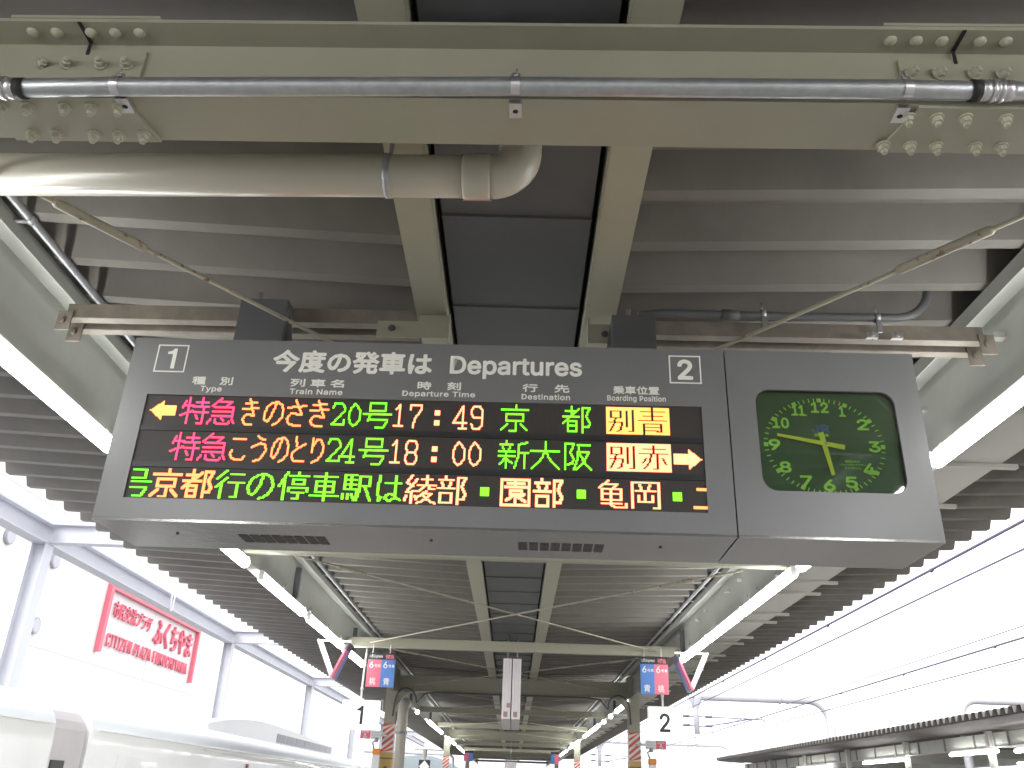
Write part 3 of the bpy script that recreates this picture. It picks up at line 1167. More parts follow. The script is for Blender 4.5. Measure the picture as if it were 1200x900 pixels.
hand('hour_hand', (1.331, 3.058), (1.363, 2.858), 0.0125, 0.008, 0.026, 0.0285, hand_y)
hand('minute_hand', (1.428, 2.987), (1.135, 3.041), 0.0115, 0.0065, 0.022, 0.0245, hand_y)
b = MB()
b.tube([(1.3466, 0.0195, 3.003), (1.3466, 0.03, 3.003)], 0.007, 12)
fix(b.build('hand_pin', galv), clockr)
o = text('emblem', 'JR', 0.07, logo_blue, None, (1.334, 0.0328, 3.078), 0.0028, 0.002, (0.080, 0.040))
fix(o, clockr)
o = text('lettering', '西日本', 0.03, dial_green, None, (1.336, 0.0328, 3.047), 0.0003, 0.002, (0.066, 0.015))
fix(o, clockr)
for k, t in enumerate(('福知山市の', 'イメージキャラクター', 'ドッコちゃん')):
    o = text('lettering', t, 0.03, dial_green, None, (1.455, 0.0328, 2.925 - 0.0155 * k), 0.0001, 0.002, ((0.065, 0.112, 0.07)[k], 0.011))
    fix(o, clockr)
fix(plate('glass', [rounded(1.0465, 1.6675, 2.7705, 3.2515, 0.0645)], 0.0095, 0.002, glass_m, None), clockr)

# suspension channels carrying the board: from each girder in to the purlin
for xa, xb, side in ((-2.53, -0.60, 'left'), (0.50, 2.46, 'right')):
    for yy, word in ((0.527, 'front'), (0.66, 'rear')):
        rl = empty('support_rail', ((xa + xb) / 2, 3.6 + yy, 3.83), YAW, f'{word} rusty channel rail between the {side} girder and {side} purlin above the board', 'support rail', 'rails carrying the departure board')
        h = (xb - xa) / 2
        b = MB()
        b.box(-h, h, 0.0, 0.005, 0.0, 0.085 if word == 'front' else 0.05)
        b.box(-h, h, 0.0, 0.055, -0.005, 0.0)
        b.box(-h, h, -0.006, -0.001, -0.005, 0.012)
        b.build('channel', rail_m, rl)
        b = MB()
        e = -h if side == 'left' else h
        b.box(e - 0.035, e + 0.045, -0.016, -0.008, -0.085, 0.03)
        b.tube([(e, -0.034, -0.03), (e, -0.016, -0.03)], 0.016, 6)
        b.build('end_cleat', rail_m, rl)
for s, lab in ((-1, 'cream bolted cleat plate under the left purlin above the board'), (1, 'cream bolted cleat plate under the right purlin above the board')):
    pl = empty('cleat_plate', (CX + s * 0.5, 4.08, 3.812), YAW, lab, 'bracket', 'cleats under the purlins')
    b = MB()
    if s < 0:
        b.box(-0.24, 0.145, -0.01, 0.0, -0.082, 0.015)
        b.box(0.135, 0.145, 0.0, 0.10, -0.082, 0.073)
        b.box(-0.02, 0.134, 0.02, 0.03, 0.0, 0.073)
    else:
        b.box(-0.11, 0.02, -0.01, 0.0, -0.085, 0.03)
        b.box(-0.11, -0.10, 0.0, 0.10, -0.085, 0.073)
    b.build('plate', cream, pl)
    b = MB()
    hexnut(b, ((-0.16 if s < 0 else -0.02), -0.0105, -0.03), 0.014, 0.012, (0, -1, 0))
    b.build('bolt', post_m, pl)

# conduit on the right rail, bending up to the roof
cp = empty('conduit_pipe', (0.7, 3.62, 3.75), 0, 'grey conduit on the right support rail bending up to the roof', 'conduit')
b = MB()
cy0 = 4.06
pts = [(0.60, cy0, 3.90), (0.74, cy0, 3.918), (1.1, cy0, 3.917), (1.80, cy0, 3.925), (1.98, cy0, 3.93)]
for k in range(1, 7):
    a = R_(80 * k / 6)
    pts.append((1.98 + 0.2 * math.sin(a), cy0, 3.93 + 0.2 * (1 - math.cos(a))))
pts += [(2.20, cy0, 4.14), (2.23, cy0, 4.17), (2.28, cy0, 4.19), (2.5, cy0, 4.195)]
b = MB()
b.tube(pts, 0.023, 12)
b.build('pipe', post_m, cp, True)
b = MB()
b.tube([(1.05, cy0, 3.917), (1.14, cy0, 3.917)], 0.03, 14)
b.build('coupling', post_m, cp, True)
for xx in (1.27, 1.88):
    b = MB()
    b.tube([(xx - 0.012, cy0, 3.926), (xx + 0.012, cy0, 3.926)], 0.029, 12)
    b.box(xx - 0.012, xx + 0.012, cy0 - 0.02, cy0 - 0.005, 3.83, 3.91)
    b.tube([(xx, cy0, 3.95), (xx, cy0, 4.0)], 0.004, 6)
    b.build('pipe_clamp', galv, cp, True)
for xx in (1.83, 1.96):
    b = MB()
    b.box(xx - 0.03, xx + 0.03, cy0 - 0.03, cy0 - 0.005, 3.79, 3.82)
    b.tube([(xx, cy0 - 0.045, 3.805), (xx, cy0, 3.805)], 0.012, 6)
    b.build('rail_clip', galv_b, cp, True)

# ------------------------------------------------------------------ fluorescent lamps under the girders
LZ = 3.487
LK = 1.081    # lamp run positions were measured for a lower girder
LAMPS = [
    (-1, 2.05, 4.86, 'big glowing tube lamp on the left girder beside the departure board'),
    (1, 2.0, 4.66, 'big glowing tube lamp on the right girder beside the clock'),
    (-1, 5.2, 7.75, None), (1, 4.95, 7.2, None),
    (-1, 8.30, 10.10, 'glowing tube lamp on left girder, first one below the departure board'),
    (-1, 10.44, 12.55, 'glowing tube lamp on left girder, second one below the departure board'),
    (-1, 12.84, 14.5, 'glowing tube lamp on left girder just before the red and blue boards'),
    (1, 7.40, 9.22, 'glowing tube lamp on right girder, first one below the clock'),
    (1, 9.34, 11.0, 'glowing tube lamp on right girder, second one below the clock'),
    (1, 11.1, 12.7, 'glowing tube lamp on right girder just before the blue and red boards'),
    (1, 18.9, 21.3, 'glowing tube lamp on right girder beside the first striped column'),
    (-1, 26.6, 31.8, 'far glowing lamp run on left girder, first past the striped column'),
    (-1, 34.6, 39.3, 'far glowing lamp run on left girder, second past the striped column'),
    (-1, 41.7, 48.0, 'far glowing lamp run on left girder, last before the far boards'),
    (1, 25.8, 31.2, 'far glowing lamp run on right girder, first past the striped column'),
    (1, 33.7, 38.9, 'far glowing lamp run on right girder, second past the striped column'),
    (1, 41.1, 47.0, 'far glowing lamp run on right girder, last before the far boards'),
    (-1, -4.5, -2.2, None), (1, -4.5, -2.2, None), (-1, -0.9, 1.4, None), (1, -0.9, 1.4, None),
]
hidden = {(-1, 5.2): 'tube lamp on left girder hidden behind the departure board', (1, 4.95): 'tube lamp on right girder hidden behind the clock cabinet',
          (-1, -4.5): 'tube lamp on left girder well behind the viewer', (1, -4.5): 'tube lamp on right girder well behind the viewer',
          (-1, -0.9): 'tube lamp on left girder just behind the viewer', (1, -0.9): 'tube lamp on right girder just behind the viewer'}
for s, ya, yb, lab in LAMPS:
    xg = CX + s * 2.60
    lab = lab or hidden[(s, ya)]
    ya, yb = ya * LK, yb * LK
    L = empty('tube_lamp', (xg, (ya + yb) / 2, 3.55), 0, lab, 'tube lamp', 'tube lamps under the girders')
    b = MB()
    rr = 0.050
    pts = [(xg, ya, LZ), (xg, ya + 0.012, LZ), (xg, ya + 0.03, LZ), (xg, yb - 0.03, LZ), (xg, yb - 0.012, LZ), (xg, yb, LZ)]
    b.tube(pts, [rr * 0.35, rr * 0.8, rr, rr, rr * 0.8, rr * 0.35], 16)
    b.build('tube', tube_m, L, True)
    b = MB()
    b.box(xg - 0.022, xg + 0.022, ya + 0.05, yb - 0.05, LZ + 0.044, 3.545)
    b.build('batten', lamp_white, L, True)
    for ye, d in ((ya, -1), (yb, 1)):
        b = MB()
        b.box(*sorted((xg - s * 0.02, xg + s * 0.10)), *sorted((ye - d * 0.16, ye - d * 0.13)), 3.5455, 3.5525)
        b.box(xg - 0.028, xg + 0.028, *sorted((ye + d * 0.003, ye + d * 0.025)), LZ - 0.03, 3.5525)
        b.build('lamp_holder', lamp_white, L, True)
for s, yy, lab in ((-1, 19.7, 'small round glowing lamp on left girder above the tall white pipe'), (-1, 21.5, 'small round glowing lamp on left girder right of the tall pipe'),
                   (-1, 23.4, 'small round glowing lamp on left girder, farthest of three'),
                   (1, 13.0, 'small round glowing lamp beside the right boards'), (1, 22.6, 'small round lamp on the right girder near the striped column'),
                   (1, 24.3, 'small round lamp on the right girder nearest to the far tubes')):
    xg = CX + s * 2.60
    yy *= LK
    L = empty('round_lamp', (xg, yy, 3.55), 0, lab, 'lamp', 'small round lamps under the girders')
    b = MB()
    b.sphere((xg, yy, 3.48), 0.055 if yy > 15 else 0.045, 16)
    b.build('globe', tube_m, L, True)
    b = MB()
    b.tube([(xg, yy, 3.51), (xg, yy, 3.5525)], 0.03, 12)
    b.build('socket', lamp_white, L, True)

# ------------------------------------------------------------------ hanging platform signs
for s, ch, xa, xb, za, zb in ((-1, '1', -2.712, -2.13, 2.367, 2.80), (1, '2', 2.105, 2.60, 2.400, 2.862)):
    side = 'left' if s < 0 else 'right'
    S_ = empty('platform_number_sign', ((xa + xb) / 2, 14.5, za), YAW, f'white lit box sign with a black number {ch} hanging under the {side} girder', 'platform sign', 'platform number signs')
    w, h = (xb - xa) / 2, zb - za
    b = MB()
    b.box(-w, w, 0.003, 0.14, 0.0, h)
    b.build('light_box', sign_lit, S_, bevel=0.004)
    plf = plate('sign_frame', [rect(-w - 0.008, w + 0.008, -0.008, h + 0.008), rect(-w + 0.006, w - 0.006, 0.006, h - 0.006)], -0.004, 0.006, guide_m, S_)
    text('numeral', ch, 0.3, black_b, S_, (0.0, 0.0, h / 2), 0.008, 0.003, (0.10 if ch == '1' else 0.165, 0.275))
    b = MB()
    for xx in (-0.02,) if s < 0 else (-0.015,):
        b.tube([(xx, 0.07, h), (xx, 0.07, h + 0.26), (xx + 0.02, 0.07, 3.60 - za)], 0.016, 10)
        b.tube([(xx, 0.07, h + 0.16), (xx, 0.07, h + 0.2)], 0.026, 10)
    b.tube([(w - 0.01, 0.07, h), (w + 0.04, 0.07, h + 0.02), (w + 0.045, 0.07, 0.1)], 0.006, 8)
    b.build('hanger_rod', lamp_white, S_)

# red and blue car boards
for s, xa, xb, za, zb, yy, order in ((-1, -2.345, -1.905, 2.985, 3.50, 14.28, ('桃', '青')), (1, 1.962, 2.398, 3.025, 3.585, 14.28, ('青', '桃')),
                                     (-1, -2.348, -1.916, 2.87, 3.33, 45.0, ('桃', '青')), (1, 1.80, 2.16, 2.88, 3.42, 45.0, ('青', '桃'))):
    side = 'left' if s < 0 else 'right'
    near = yy < 20
    lab = f'{"near" if near else "tiny far"} {"pink and blue" if s < 0 else "blue and pink"} car number board with black header on the {side}'
    Bd = empty('car_position_board', ((xa + xb) / 2, yy, zb), YAW, lab, 'car board', 'car position boards')
    w, h = (xb - xa) / 2, zb - za
    hh = h * 0.2
    b = MB()
    b.box(-w, w, 0.0025, 0.03, -h, 0)
    b.build('panel', black_b, Bd)
    for q, ch in enumerate(order):
        b = MB()
        b.box(-w + q * w, q * w, 0.0, 0.002, -h, -hh)
        f = b.build('colour_field', pink_b if ch == '桃' else blue_b, Bd)
        if near:
            xm = -w / 2 + q * w
            text('lettering', '6', 0.1, white_p, f, (xm - 0.045, -0.001, -hh - 0.08), 0.003, 0.002, (0.068, 0.10))
            text('lettering', '号車', 0.1, white_p, f, (xm + 0.05, -0.001, -hh - 0.095), 0.001, 0.002, (0.10, 0.05))
            text('lettering', ch, 0.1, white_p, f, (xm - 0.01, -0.001, -h + 0.085), 0.002, 0.002, (0.10, 0.11))
    if near:
        text('lettering', 'Ltd.Express', 0.1, white_p, Bd, (-w * 0.42, 0.0012, -hh * 0.55), 0.001, 0.002, (w * 0.95, 0.052), shear=0.2)
        text('lettering', '特急', 0.1, red_paint, Bd, (w * 0.58, 0.0012, -hh * 0.55), 0.002, 0.002, (w * 0.62, 0.072))
        b = MB()
        for xx in (-w * 0.7, w * 0.55):
            b.box(xx - 0.008, xx + 0.008, 0.008, 0.018, -0.02, 0.13)
            b.tube([(xx, 0.0, -0.035), (xx, -0.004, -0.035)], 0.009, 8)
        b.build('hook', galv_b, Bd)

# V shaped boards seen almost edge on
for s in (-1, 1):
    side = 'left' if s < 0 else 'right'
    xm, yy = CX + s * 2.59, 13.2
    V = empty('angled_car_board', (xm, yy, 3.5), 0, f'V shaped car board seen edge on below the {side} girder lamps', 'car board', 'V shaped car boards')
    bot, out, inn = (xm, 2.97), (xm + s * 0.25, 3.49), (xm - s * 0.21, 3.46)
    for (tx, tz), m, nm in ((out, lamp_white, 'outer_panel'), (inn, blue_b, 'inner_panel')):
        d = Vector((tx - bot[0], tz - bot[1])).normalized()
        n = Vector((-d.y, d.x)) * 0.012
        b = MB()
        b.use(lamp_white if m is lamp_white else white_p)
        b.prism([(bot[0] - n.x, bot[1] - n.y), (bot[0] + n.x, bot[1] + n.y), (tx + n.x, tz + n.y), (tx - n.x, tz - n.y)], yy - 0.18, yy + 0.18, 'y')
        o = b.build(nm, None, V, True)
        if nm == 'inner_panel':
            sgn_ = 1 if n.x * s < 0 else -1
            for q, (f0, f1, mm) in enumerate(((0.80, 1.0, black_b), (0.0, 0.80, None))):
                for half in (0, 1):
                    c = MB()
                    mm2 = mm or (pink_b, blue_b)[half]
                    off = n * (sgn_ * 1.15)
                    p0 = Vector(bot).lerp(Vector((tx, tz)), f0) + off
                    p1 = Vector(bot).lerp(Vector((tx, tz)), f1) + off
                    ya_, yb_ = (yy - 0.178, yy - 0.001) if half == 0 else (yy + 0.001, yy + 0.178)
                    e = n * (sgn_ * 0.12)
                    c.prism([tuple(p0), tuple(p1), tuple(p1 + e), tuple(p0 + e)], ya_, yb_, 'y')
                    # ends coloured too so the board reads edge on
                    if half == 0:
                        c.prism([tuple(p0 - off * 1.9), tuple(p1 - off * 1.9), tuple(p1 + e), tuple(p0 + e)], yy - 0.186, yy - 0.181, 'y')
                    c.build('colour_field', mm2, o, True)
    b = MB()
    b.box(*sorted((out[0], inn[0])), yy - 0.02, yy + 0.02, 3.49, 3.51)
    b.build('top_bar', lamp_white, V, True)

# guide signs seen edge on, in the middle
for k, (xa, xb) in enumerate(((-0.205, -0.068), (-0.05, 0.087))):
    lab = ('left' if k == 0 else 'right') + ' slab of the tall edge-on hanging guide sign pair in mid platform'
    Gs = empty('guide_sign', ((xa + xb) / 2, 14.62, 3.53), 0, lab, 'hanging sign', 'edge-on guide signs')
    b = MB()
    b.box(xa, xb, 14.62, 17.2, 2.61, 3.53)
    b.build('sign_box', guide_m, Gs, True, bevel=0.004)
    b = MB()
    for q in (0.3, 0.72):
        xx = xa + (xb - xa) * q
        b.box(xx - 0.002, xx + 0.002, 14.6175, 14.6195, 2.63, 3.52)
    b.build('edge_groove', seam_m, Gs, True)
    b = MB()
    b.box(xa + 0.03, xb - 0.045, 14.6155, 14.6172, 2.64, 2.72)
    if k == 0:
        b.box(xa + 0.075, xb - 0.006, 14.6155, 14.6172, 2.78, 2.85)
    b.build('sticker', sticker_m, Gs, True)
    b = MB()
    for yy in (14.8, 16.9):
        b.tube([((xa + xb) / 2, yy, 3.53), ((xa + xb) / 2, yy, 3.93)], 0.012, 8)
    b.build('hanger_rod', galv, Gs, True)
Gs = empty('guide_sign', (CX - 0.05, 40, 3.2), 0, 'small pale box sign hanging far down the middle of the platform', 'hanging sign')
b = MB()
b.box(CX - 0.30, CX + 0.22, 40, 40.3, 2.35, 2.76)
b.build('sign_box', guide_m, Gs, True)
b = MB()
b.tube([(CX - 0.04, 40.1, 2.76), (CX - 0.04, 40.1, 3.56)], 0.015, 8)
b.build('hanger_rod', galv, Gs, True)

# tall drain pipe beside the left column
P_ = empty('drain_pipe', (-2.40, 19.9, 0), 0, 'tall pale vertical drain pipe beside the left striped column', 'drain pipe')
b = MB()
b.tube([(-2.40, 19.9, 0), (-2.40, 19.9, 3.05), (-2.40, 19.93, 3.14), (-2.40, 20.0, 3.22), (-2.40, 20.15, 3.27), (-2.40, 20.5, 3.28)], 0.112, 18)
b.build('pipe', pvc, P_, True)
b = MB()
b.tube([(-2.40, 19.9, 2.62), (-2.40, 19.9, 2.66)], 0.12, 18)
b.build('pipe_strap', galv, P_, True)
# conduit arcs over the beam ends by the columns
for s, lab in ((-1, 'dark cable conduit looping over the left column head'), (1, 'dark cable conduit looping over the right column head')):
    c_o = empty('conduit_pipe', (CX + s * 2.5, 20.3, 3.4), 0, lab, 'conduit', 'conduits looping over the column heads')
    pts = [(CX + s * 2.62, 20.38, 2.2), (CX + s * 2.62, 20.38, 3.0)]
    for k in range(9):
        a = R_(180 * k / 8)
        pts.append((CX + s * (2.36 + 0.24 * math.cos(a)), 20.38, 3.30 + 0.30 * math.sin(a)))
    pts += [(CX + s * 2.06, 20.4, 3.22), (CX + s * 1.95, 20.42, 3.5), (CX + s * 1.7, 20.44, 3.53), (CX, 20.45, 3.53)]
    # smooth the run
    b = MB()
    b.tube([p for i, p in enumerate(pts) if i not in (0, 11)], 0.02, 10)
    b.build('pipe', post_m, c_o, True)

# small notice plates and orange call posts by the columns
for s, xa in ((-1, -3.345), (1, 2.86)):
    side = 'left' if s < 0 else 'right'
    N_ = empty('emergency_sign', (xa + 0.22, 20.35, 2.5), 0, f'small red and white emergency plate beside the {side} striped column', 'sign', 'emergency plates')
    b = MB()
    b.box(xa, xa + 0.45, 20.35, 20.37, 2.52, 2.70)
    b.build('panel', white_p, N_, True)
    b = MB()
    xr = xa if s < 0 else xa + 0.23
    b.box(xr, xr + 0.215, 20.346, 20.349, 2.522, 2.698)
    fld = b.build('red_field', red_paint, N_, True)
    text('lettering', 'SOS', 0.05, white_p, fld, (xr + 0.107, 20.345, 2.66), 0.001, 0.002, (0.15, 0.045), world=True)
    b = MB()
    b.box(xr + 0.09, xr + 0.12, 20.343, 20.3455, 2.54, 2.63)
    b.box(xr + 0.07, xr + 0.15, 20.343, 20.3455, 2.535, 2.575)
    b.build('hand_symbol', white_p, fld, True)
    b = MB()
    xg = xa + 0.235 if s < 0 else xa + 0.005
    for r_ in range(3):
        b.box(xg + 0.01, xg + 0.20, 20.347, 20.349, 2.54 + r_ * 0.05, 2.565 + r_ * 0.05)
    b.build('print_lines', seam_m, N_, True)
    b = MB()
    b.box(*sorted((xa + 0.45 if s < 0 else xa, CX + s * 2.7)), 20.36, 20.368, 2.58, 2.62)
    b.build('bracket', galv, N_, True)
    xo = -2.945 if s < 0 else 2.99
    E_ = empty('call_post', (xo, 20.3, 0), 0, f'white emergency call post with orange lamp beside the {side} striped column', 'call post', 'emergency call posts')
    b = MB()
    b.box(xo - 0.08, xo + 0.08, 20.22, 20.36, 0, 2.21)
    b.build('post', white_p, E_, True, bevel=0.01)
    b = MB()
    b.box(xo - 0.085, xo + 0.085, 20.21, 20.37, 2.212, 2.33)
    b.build('lamp_cover', orange_p, E_, True, bevel=0.02)
    b = MB()
    b.tube([(xo - 0.06, 20.25, 2.33), (xo - 0.1, 20.25, 2.45), (xo - 0.02, 20.25, 2.5)], 0.02, 8)
    b.sphere((xo - 0.02, 20.25, 2.5), 0.05, 10)
    b.build('horn', train_grey, E_, True)

# ------------------------------------------------------------------ left: steel frame, train, civic building
sf = empty('steel_frame', (-9.0, 16.1, -1.1), 0, 'blue grey steel frame of posts and long beam standing beyond the white train', 'steel frame')
b = MB()
b.box(-9.15, -8.85, -20, 95, 5.50, 5.525)
b.box(-9.15, -8.85, -20, 95, 5.855, 5.88)
b.box(-9.008, -8.992, -20, 95, 5.525, 5.855)
b.build('long_beam', steel_bl, sf, True)
for q in range(7):
    yy = 16.1 + 11.95 * (q - 1)
    b = MB()
    b.box(-9.14, -9.12, yy - 0.15, yy + 0.15, -1.1, 5.498)
    b.box(-8.88, -8.86, yy - 0.15, yy + 0.15, -1.1, 5.498)
    b.box(-9.12, -8.88, yy - 0.008, yy + 0.008, -1.1, 5.498)
    b.build('post', steel_bl, sf, True)
    b = MB()
    b.box(-8.85, -2.0, yy - 0.12, yy + 0.12, 5.52, 5.54)
    b.box(-8.85, -2.0, yy - 0.12, yy + 0.12, 5.86, 5.878)
    b.box(-8.85, -2.0, yy - 0.007, yy + 0.007, 5.54, 5.86)
    b.build('cross_arm', steel_bl, sf, True)
    b = MB()
    for dx in (-8.0, ):
        for k in range(8):
            b.tube([(dx + (k % 2) * 0.12, yy - 0.012, 5.58 + (k // 2) * 0.075), (dx + (k % 2) * 0.12, yy - 0.03, 5.58 + (k // 2) * 0.075)], 0.018, 6)
    b.box(-8.1, -7.78, yy - 0.018, yy - 0.008, 5.55, 5.85)
    b.build('splice_plate', steel_bl, sf, True)
# little rope loop hanging on the long beam
b = MB()
b.tube([(-8.82, 22.3, 5.86), (-8.82, 22.32, 5.5), (-8.82, 22.42, 5.45), (-8.82, 22.48, 5.55), (-8.82, 22.5, 5.86)], 0.02, 8)
tag(b.build('rope_loop', white_p), 'thin white rope loop hanging on the long steel beam', 'rope')

TPROF = [(-5.20, -0.2), (-5.20, 1.9), (-5.21, 2.10), (-5.25, 2.20), (-5.34, 2.30), (-5.50, 2.38), (-5.75, 2.445), (-6.10, 2.50), (-6.65, 2.54)]
TPROF = TPROF + [(-13.3 - x, z) for x, z in TPROF[-2::-1]]


def train_car(y0, y1, label):
    T = empty('train_car', (-6.65, (y0 + y1) / 2, -0.2), 0, label, 'train', 'cars of the white train')
    b = MB()
    yy = [y0, y0 + 0.03, y0 + 0.06, y1 - 0.06, y1 - 0.03, y1]
    sc = [0.975, 0.993, 1.0, 1.0, 0.993, 0.975]
    rings = []
    for y_, k in zip(yy, sc):
        rings.append([b.bm.verts.new((-6.65 + (x + 6.65) * (1 - (1 - k) * 0.6), y_, 0.9 + (z - 0.9) * k)) for x, z in TPROF])
    n = len(TPROF)
    b.use(train_w)
    b.mats.append(train_roof)
    for a, c in zip(rings, rings[1:]):
        for i in range(n - 1):
            b.cur = 1 if 2 <= i < n - 3 else 0
            b.face([a[i], a[i + 1], c[i + 1], c[i]], a is rings[2])
    b.cur = 0
    b.face(rings[0])
    b.face(rings[-1][::-1])
    body = b.build('body', None, T, True)
    b = MB()
    b.box(-5.225, -5.188, y0 + 0.2, y1 - 0.2, 2.085, 2.10)
    b.build('rain_strip', train_grey if False else train_w, body, True)
    # window band on the platform side
    q = y0 + 2.6
    while q + 1.5 < y1 - 2.2:
        b = MB()
        b.box(-5.203, -5.193, q, q + 1.5, 0.95, 1.62)
        b.build('window', dark_glass, T, True)
        q += 1.95
    b = MB()
    b.box(-5.203, -5.194, y0 + 0.9, y0 + 1.75, 0.05, 1.83)
    d = b.build('door', train_w, T, True)
    b = MB()
    b.box(-5.192, -5.188, y0 + 1.05, y0 + 1.6, 1.0, 1.6)
    b.build('door_window', dark_glass, d, True)
    b = MB()
    b.tube([(-5.19, y0 + 7.0, 1.86), (-5.16, y0 + 7.0, 1.86)], 0.04, 10)
    b.build('side_lamp', dull_red, T, True)
    for ys in (y0 + 4.4, y0 + 9.2, y0 + 13.5):
        b = MB()
        b.box(-5.215, -5.197, ys, ys + 2.0, 2.03, 2.06)
        b.build('side_light_strip', white_p, T, True)
    return T


t1 = train_car(-9.5, 10.62, 'end of the white train car at the lower left picture edge')
t2 = train_car(11.5, 32.5, 'white train car with roof air conditioner behind the dark gangway')
train_car(33.4, 54.0, 'farthest white train car running on behind the number one sign')
for ya, yb, lab in ((10.62, 11.5, 'pale grey gangway hood between the two nearest train cars'), (32.5, 33.4, 'pale gangway hood between the two farther train cars')):
    Gw = empty('gangway', (-6.65, (ya + yb) / 2, 0.5), 0, lab, 'gangway', 'gangways of the white train')
    b = MB()
    pr_ = [(-6.65 + (x + 6.65) * 0.965, 0.9 + (z - 0.9) * 0.965) for x, z in TPROF]
    b.prism(pr_, ya + 0.06, yb - 0.03, 'y')
    b.build('bellows', hood_m, Gw, True)
    b = MB()
    b.box(-5.27, -5.235, ya + 0.10, ya + 0.42, 0.9, 1.72)
    b.build('jumper_box', black_b, Gw, True)
# air conditioner on the roof of the second car
ac_m = mat('white_air_conditioner', (0.90, 0.91, 0.92), 0.4, var=0.02)
ac = empty('roof_unit', (-6.65, 26, 2.54), 0, 'long domed roof air conditioner with dark louvred end on the white train', 'air conditioner')
b = MB()
prof = []
n = 14
for k in range(n + 1):
    t = k / n
    prof.append((18.2 + 13.2 * t, 2.545 + 0.36 * math.sin(math.pi * min(1, t * 1.35 + 0.02) if t < 0.37 else math.pi / 2) ** 0.7 * (1 - 0.35 * max(0, t - 0.4) / 0.6)))
pts = prof + [(31.4, 2.40), (18.2, 2.40)]
b.prism(pts, -7.3, -6.0, 'x')
b.build('cover', ac_m, ac, True)
b = MB()
for k in range(7):
    b.box(-5.998, -5.985, 23.7 + k * 1.05, 24.65 + k * 1.05, 2.52, 2.72)
b.build('louvre', train_grey, ac, True)

bld = empty('civic_building', (-33, 50, -1.3), 0, 'plain white clad building with round vents behind the steel frame', 'building')
b = MB()
b.box(-41, -25.0, 20.0, 74.2, -1.3, 20.5)
b.build('wall', wall_w, bld, True)
b = MB()
for zz in (7.6, 14.6):
    b.box(-25.0, -24.985, 20.0, 74.2, zz - 0.02, zz + 0.02)
for yy in (30, 46.0, 61):
    b.box(-25.0, -24.984, yy - 0.02, yy + 0.02, -1.3, 20.5)
b.build('panel_joint', seam_m, bld, True)
for yy, zz in ((41.5, 12.1), (46.2, 12.03), (45.9, 8.57), (36.5, 8.6), (36.8, 12.1)):
    b = MB()
    b.tube([(-25.0, yy, zz), (-24.86, yy, zz)], 0.42, 28)
    v = b.build('round_vent', train_grey, bld, True)
    b = MB()
    b.tube([(-24.86, yy, zz), (-24.84, yy, zz)], 0.35, 28)
    b.build('vent_face', steel_bl, v, True)
rs = empty('building_sign', (-24.9, 61, 8.4), 0, 'red raised lettering in an open red frame on the white building', 'sign')
b = MB()
b.box(-24.98, -24.70, 53.05, 53.45, 8.35, 12.35)
b.box(-24.98, -24.70, 69.35, 69.65, 8.35, 12.35)
b.box(-24.98, -24.70, 53.45, 69.35, 12.05, 12.35)
b.build('frame', red_paint, rs, True)
text('lettering', '市民交流プラザ', 1.0, red_paint, rs, (-24.88, 57.35, 11.05), 0, 0.12, (6.1, 1.0), face='east', world=True)
text('lettering', 'ふくちやま', 1.6, red_paint, rs, (-24.88, 64.9, 10.85), 0.03, 0.14, (7.4, 1.75), face='east', world=True)
text('lettering', 'CITIZEN PLAZA FUKUCHIYAMA', 0.8, red_paint, rs, (-24.88, 61.3, 9.2), 0, 0.12, (14.2, 0.78), face='east', world=True, spacing=1.25)

# ------------------------------------------------------------------ right: opposite canopy
c2 = empty('opposite_canopy', (17, 38, 0), 0, 'low corrugated canopy of the opposite platform at lower right', 'station canopy')
dk = deck_mesh(12.75, 3.86, 17.0, 3.72, 14.0, 59.4, pitch=0.40, depth=0.16)
dk.build('roof_deck', deck_m, c2, True)
dk = deck_mesh(17.05, 3.72, 27.0, 3.95, 14.0, 59.4, pitch=0.40, depth=0.16)
dk.build('roof_deck', deck_m, c2, True)
b = MB()
b.box(14.44, 14.46, 14, 59, 3.30, 3.70)
b.box(14.36, 14.54, 14, 59, 3.28, 3.30)
b.box(19.5, 19.52, 14, 59, 3.20, 3.70)
gg = b.build('side_girder', girder_m, c2, True)
b = MB()
b.prism([(12.80, 3.825), (14.34, 3.765), (14.34, 3.772), (12.80, 3.832)], 14, 59.3, 'y')
b.build('soffit', dark_soffit, c2, True)
for q in range(22):
    yy = 15 + q * 2.05
    b = MB()
    b.box(14.40, 14.438, yy - 0.03, yy + 0.03, 3.30, 3.72)
    b.build('web_strap', rail_m, gg, True)
for q in range(7):
    yy = 16.0 + q * 6.1
    b = MB()
    b.box(14.25, 14.40, yy - 0.1, yy + 0.1, 0.0, 3.75)
    b.build('column', cream_far, c2, True)
    b = MB()
    b.box(14.5, 19.6, yy - 0.08, yy + 0.08, 3.3, 3.6)
    b.build('cross_beam', cream_far, c2, True)
for q, (ya, yb, zz) in enumerate(((24.6, 26.6, 3.12), (27.6, 30.6, 3.17), (34.0, 38.3, 3.15), (42.5, 47.5, 3.12))):
    word = ('nearest', 'second', 'third', 'farthest')[q]
    L = empty('tube_lamp', (14.2, (ya + yb) / 2, 3.3), 0, f'{word} lit tube lamp under the opposite canopy', 'tube lamp', 'tube lamps under the opposite canopy')
    b = MB()
    b.tube([(14.2, ya, zz), (14.2, yb, zz)], 0.05, 12)
    b.build('tube', tube_m, L, True)
    b = MB()
    b.box(14.17, 14.23, ya + 0.1, yb - 0.1, zz + 0.052, 3.28)
    b.build('batten', lamp_white, L, True)
L = empty('tube_lamp', (15.6, 26, 3.2), 0, 'lower lit tube lamp at the right edge under the opposite canopy', 'tube lamp', 'tube lamps under the opposite canopy')
b = MB()
b.tube([(14.7, 25.2, 2.83), (14.7, 27.5, 2.83)], 0.05, 12)
b.build('tube', tube_m, L, True)
b = MB()
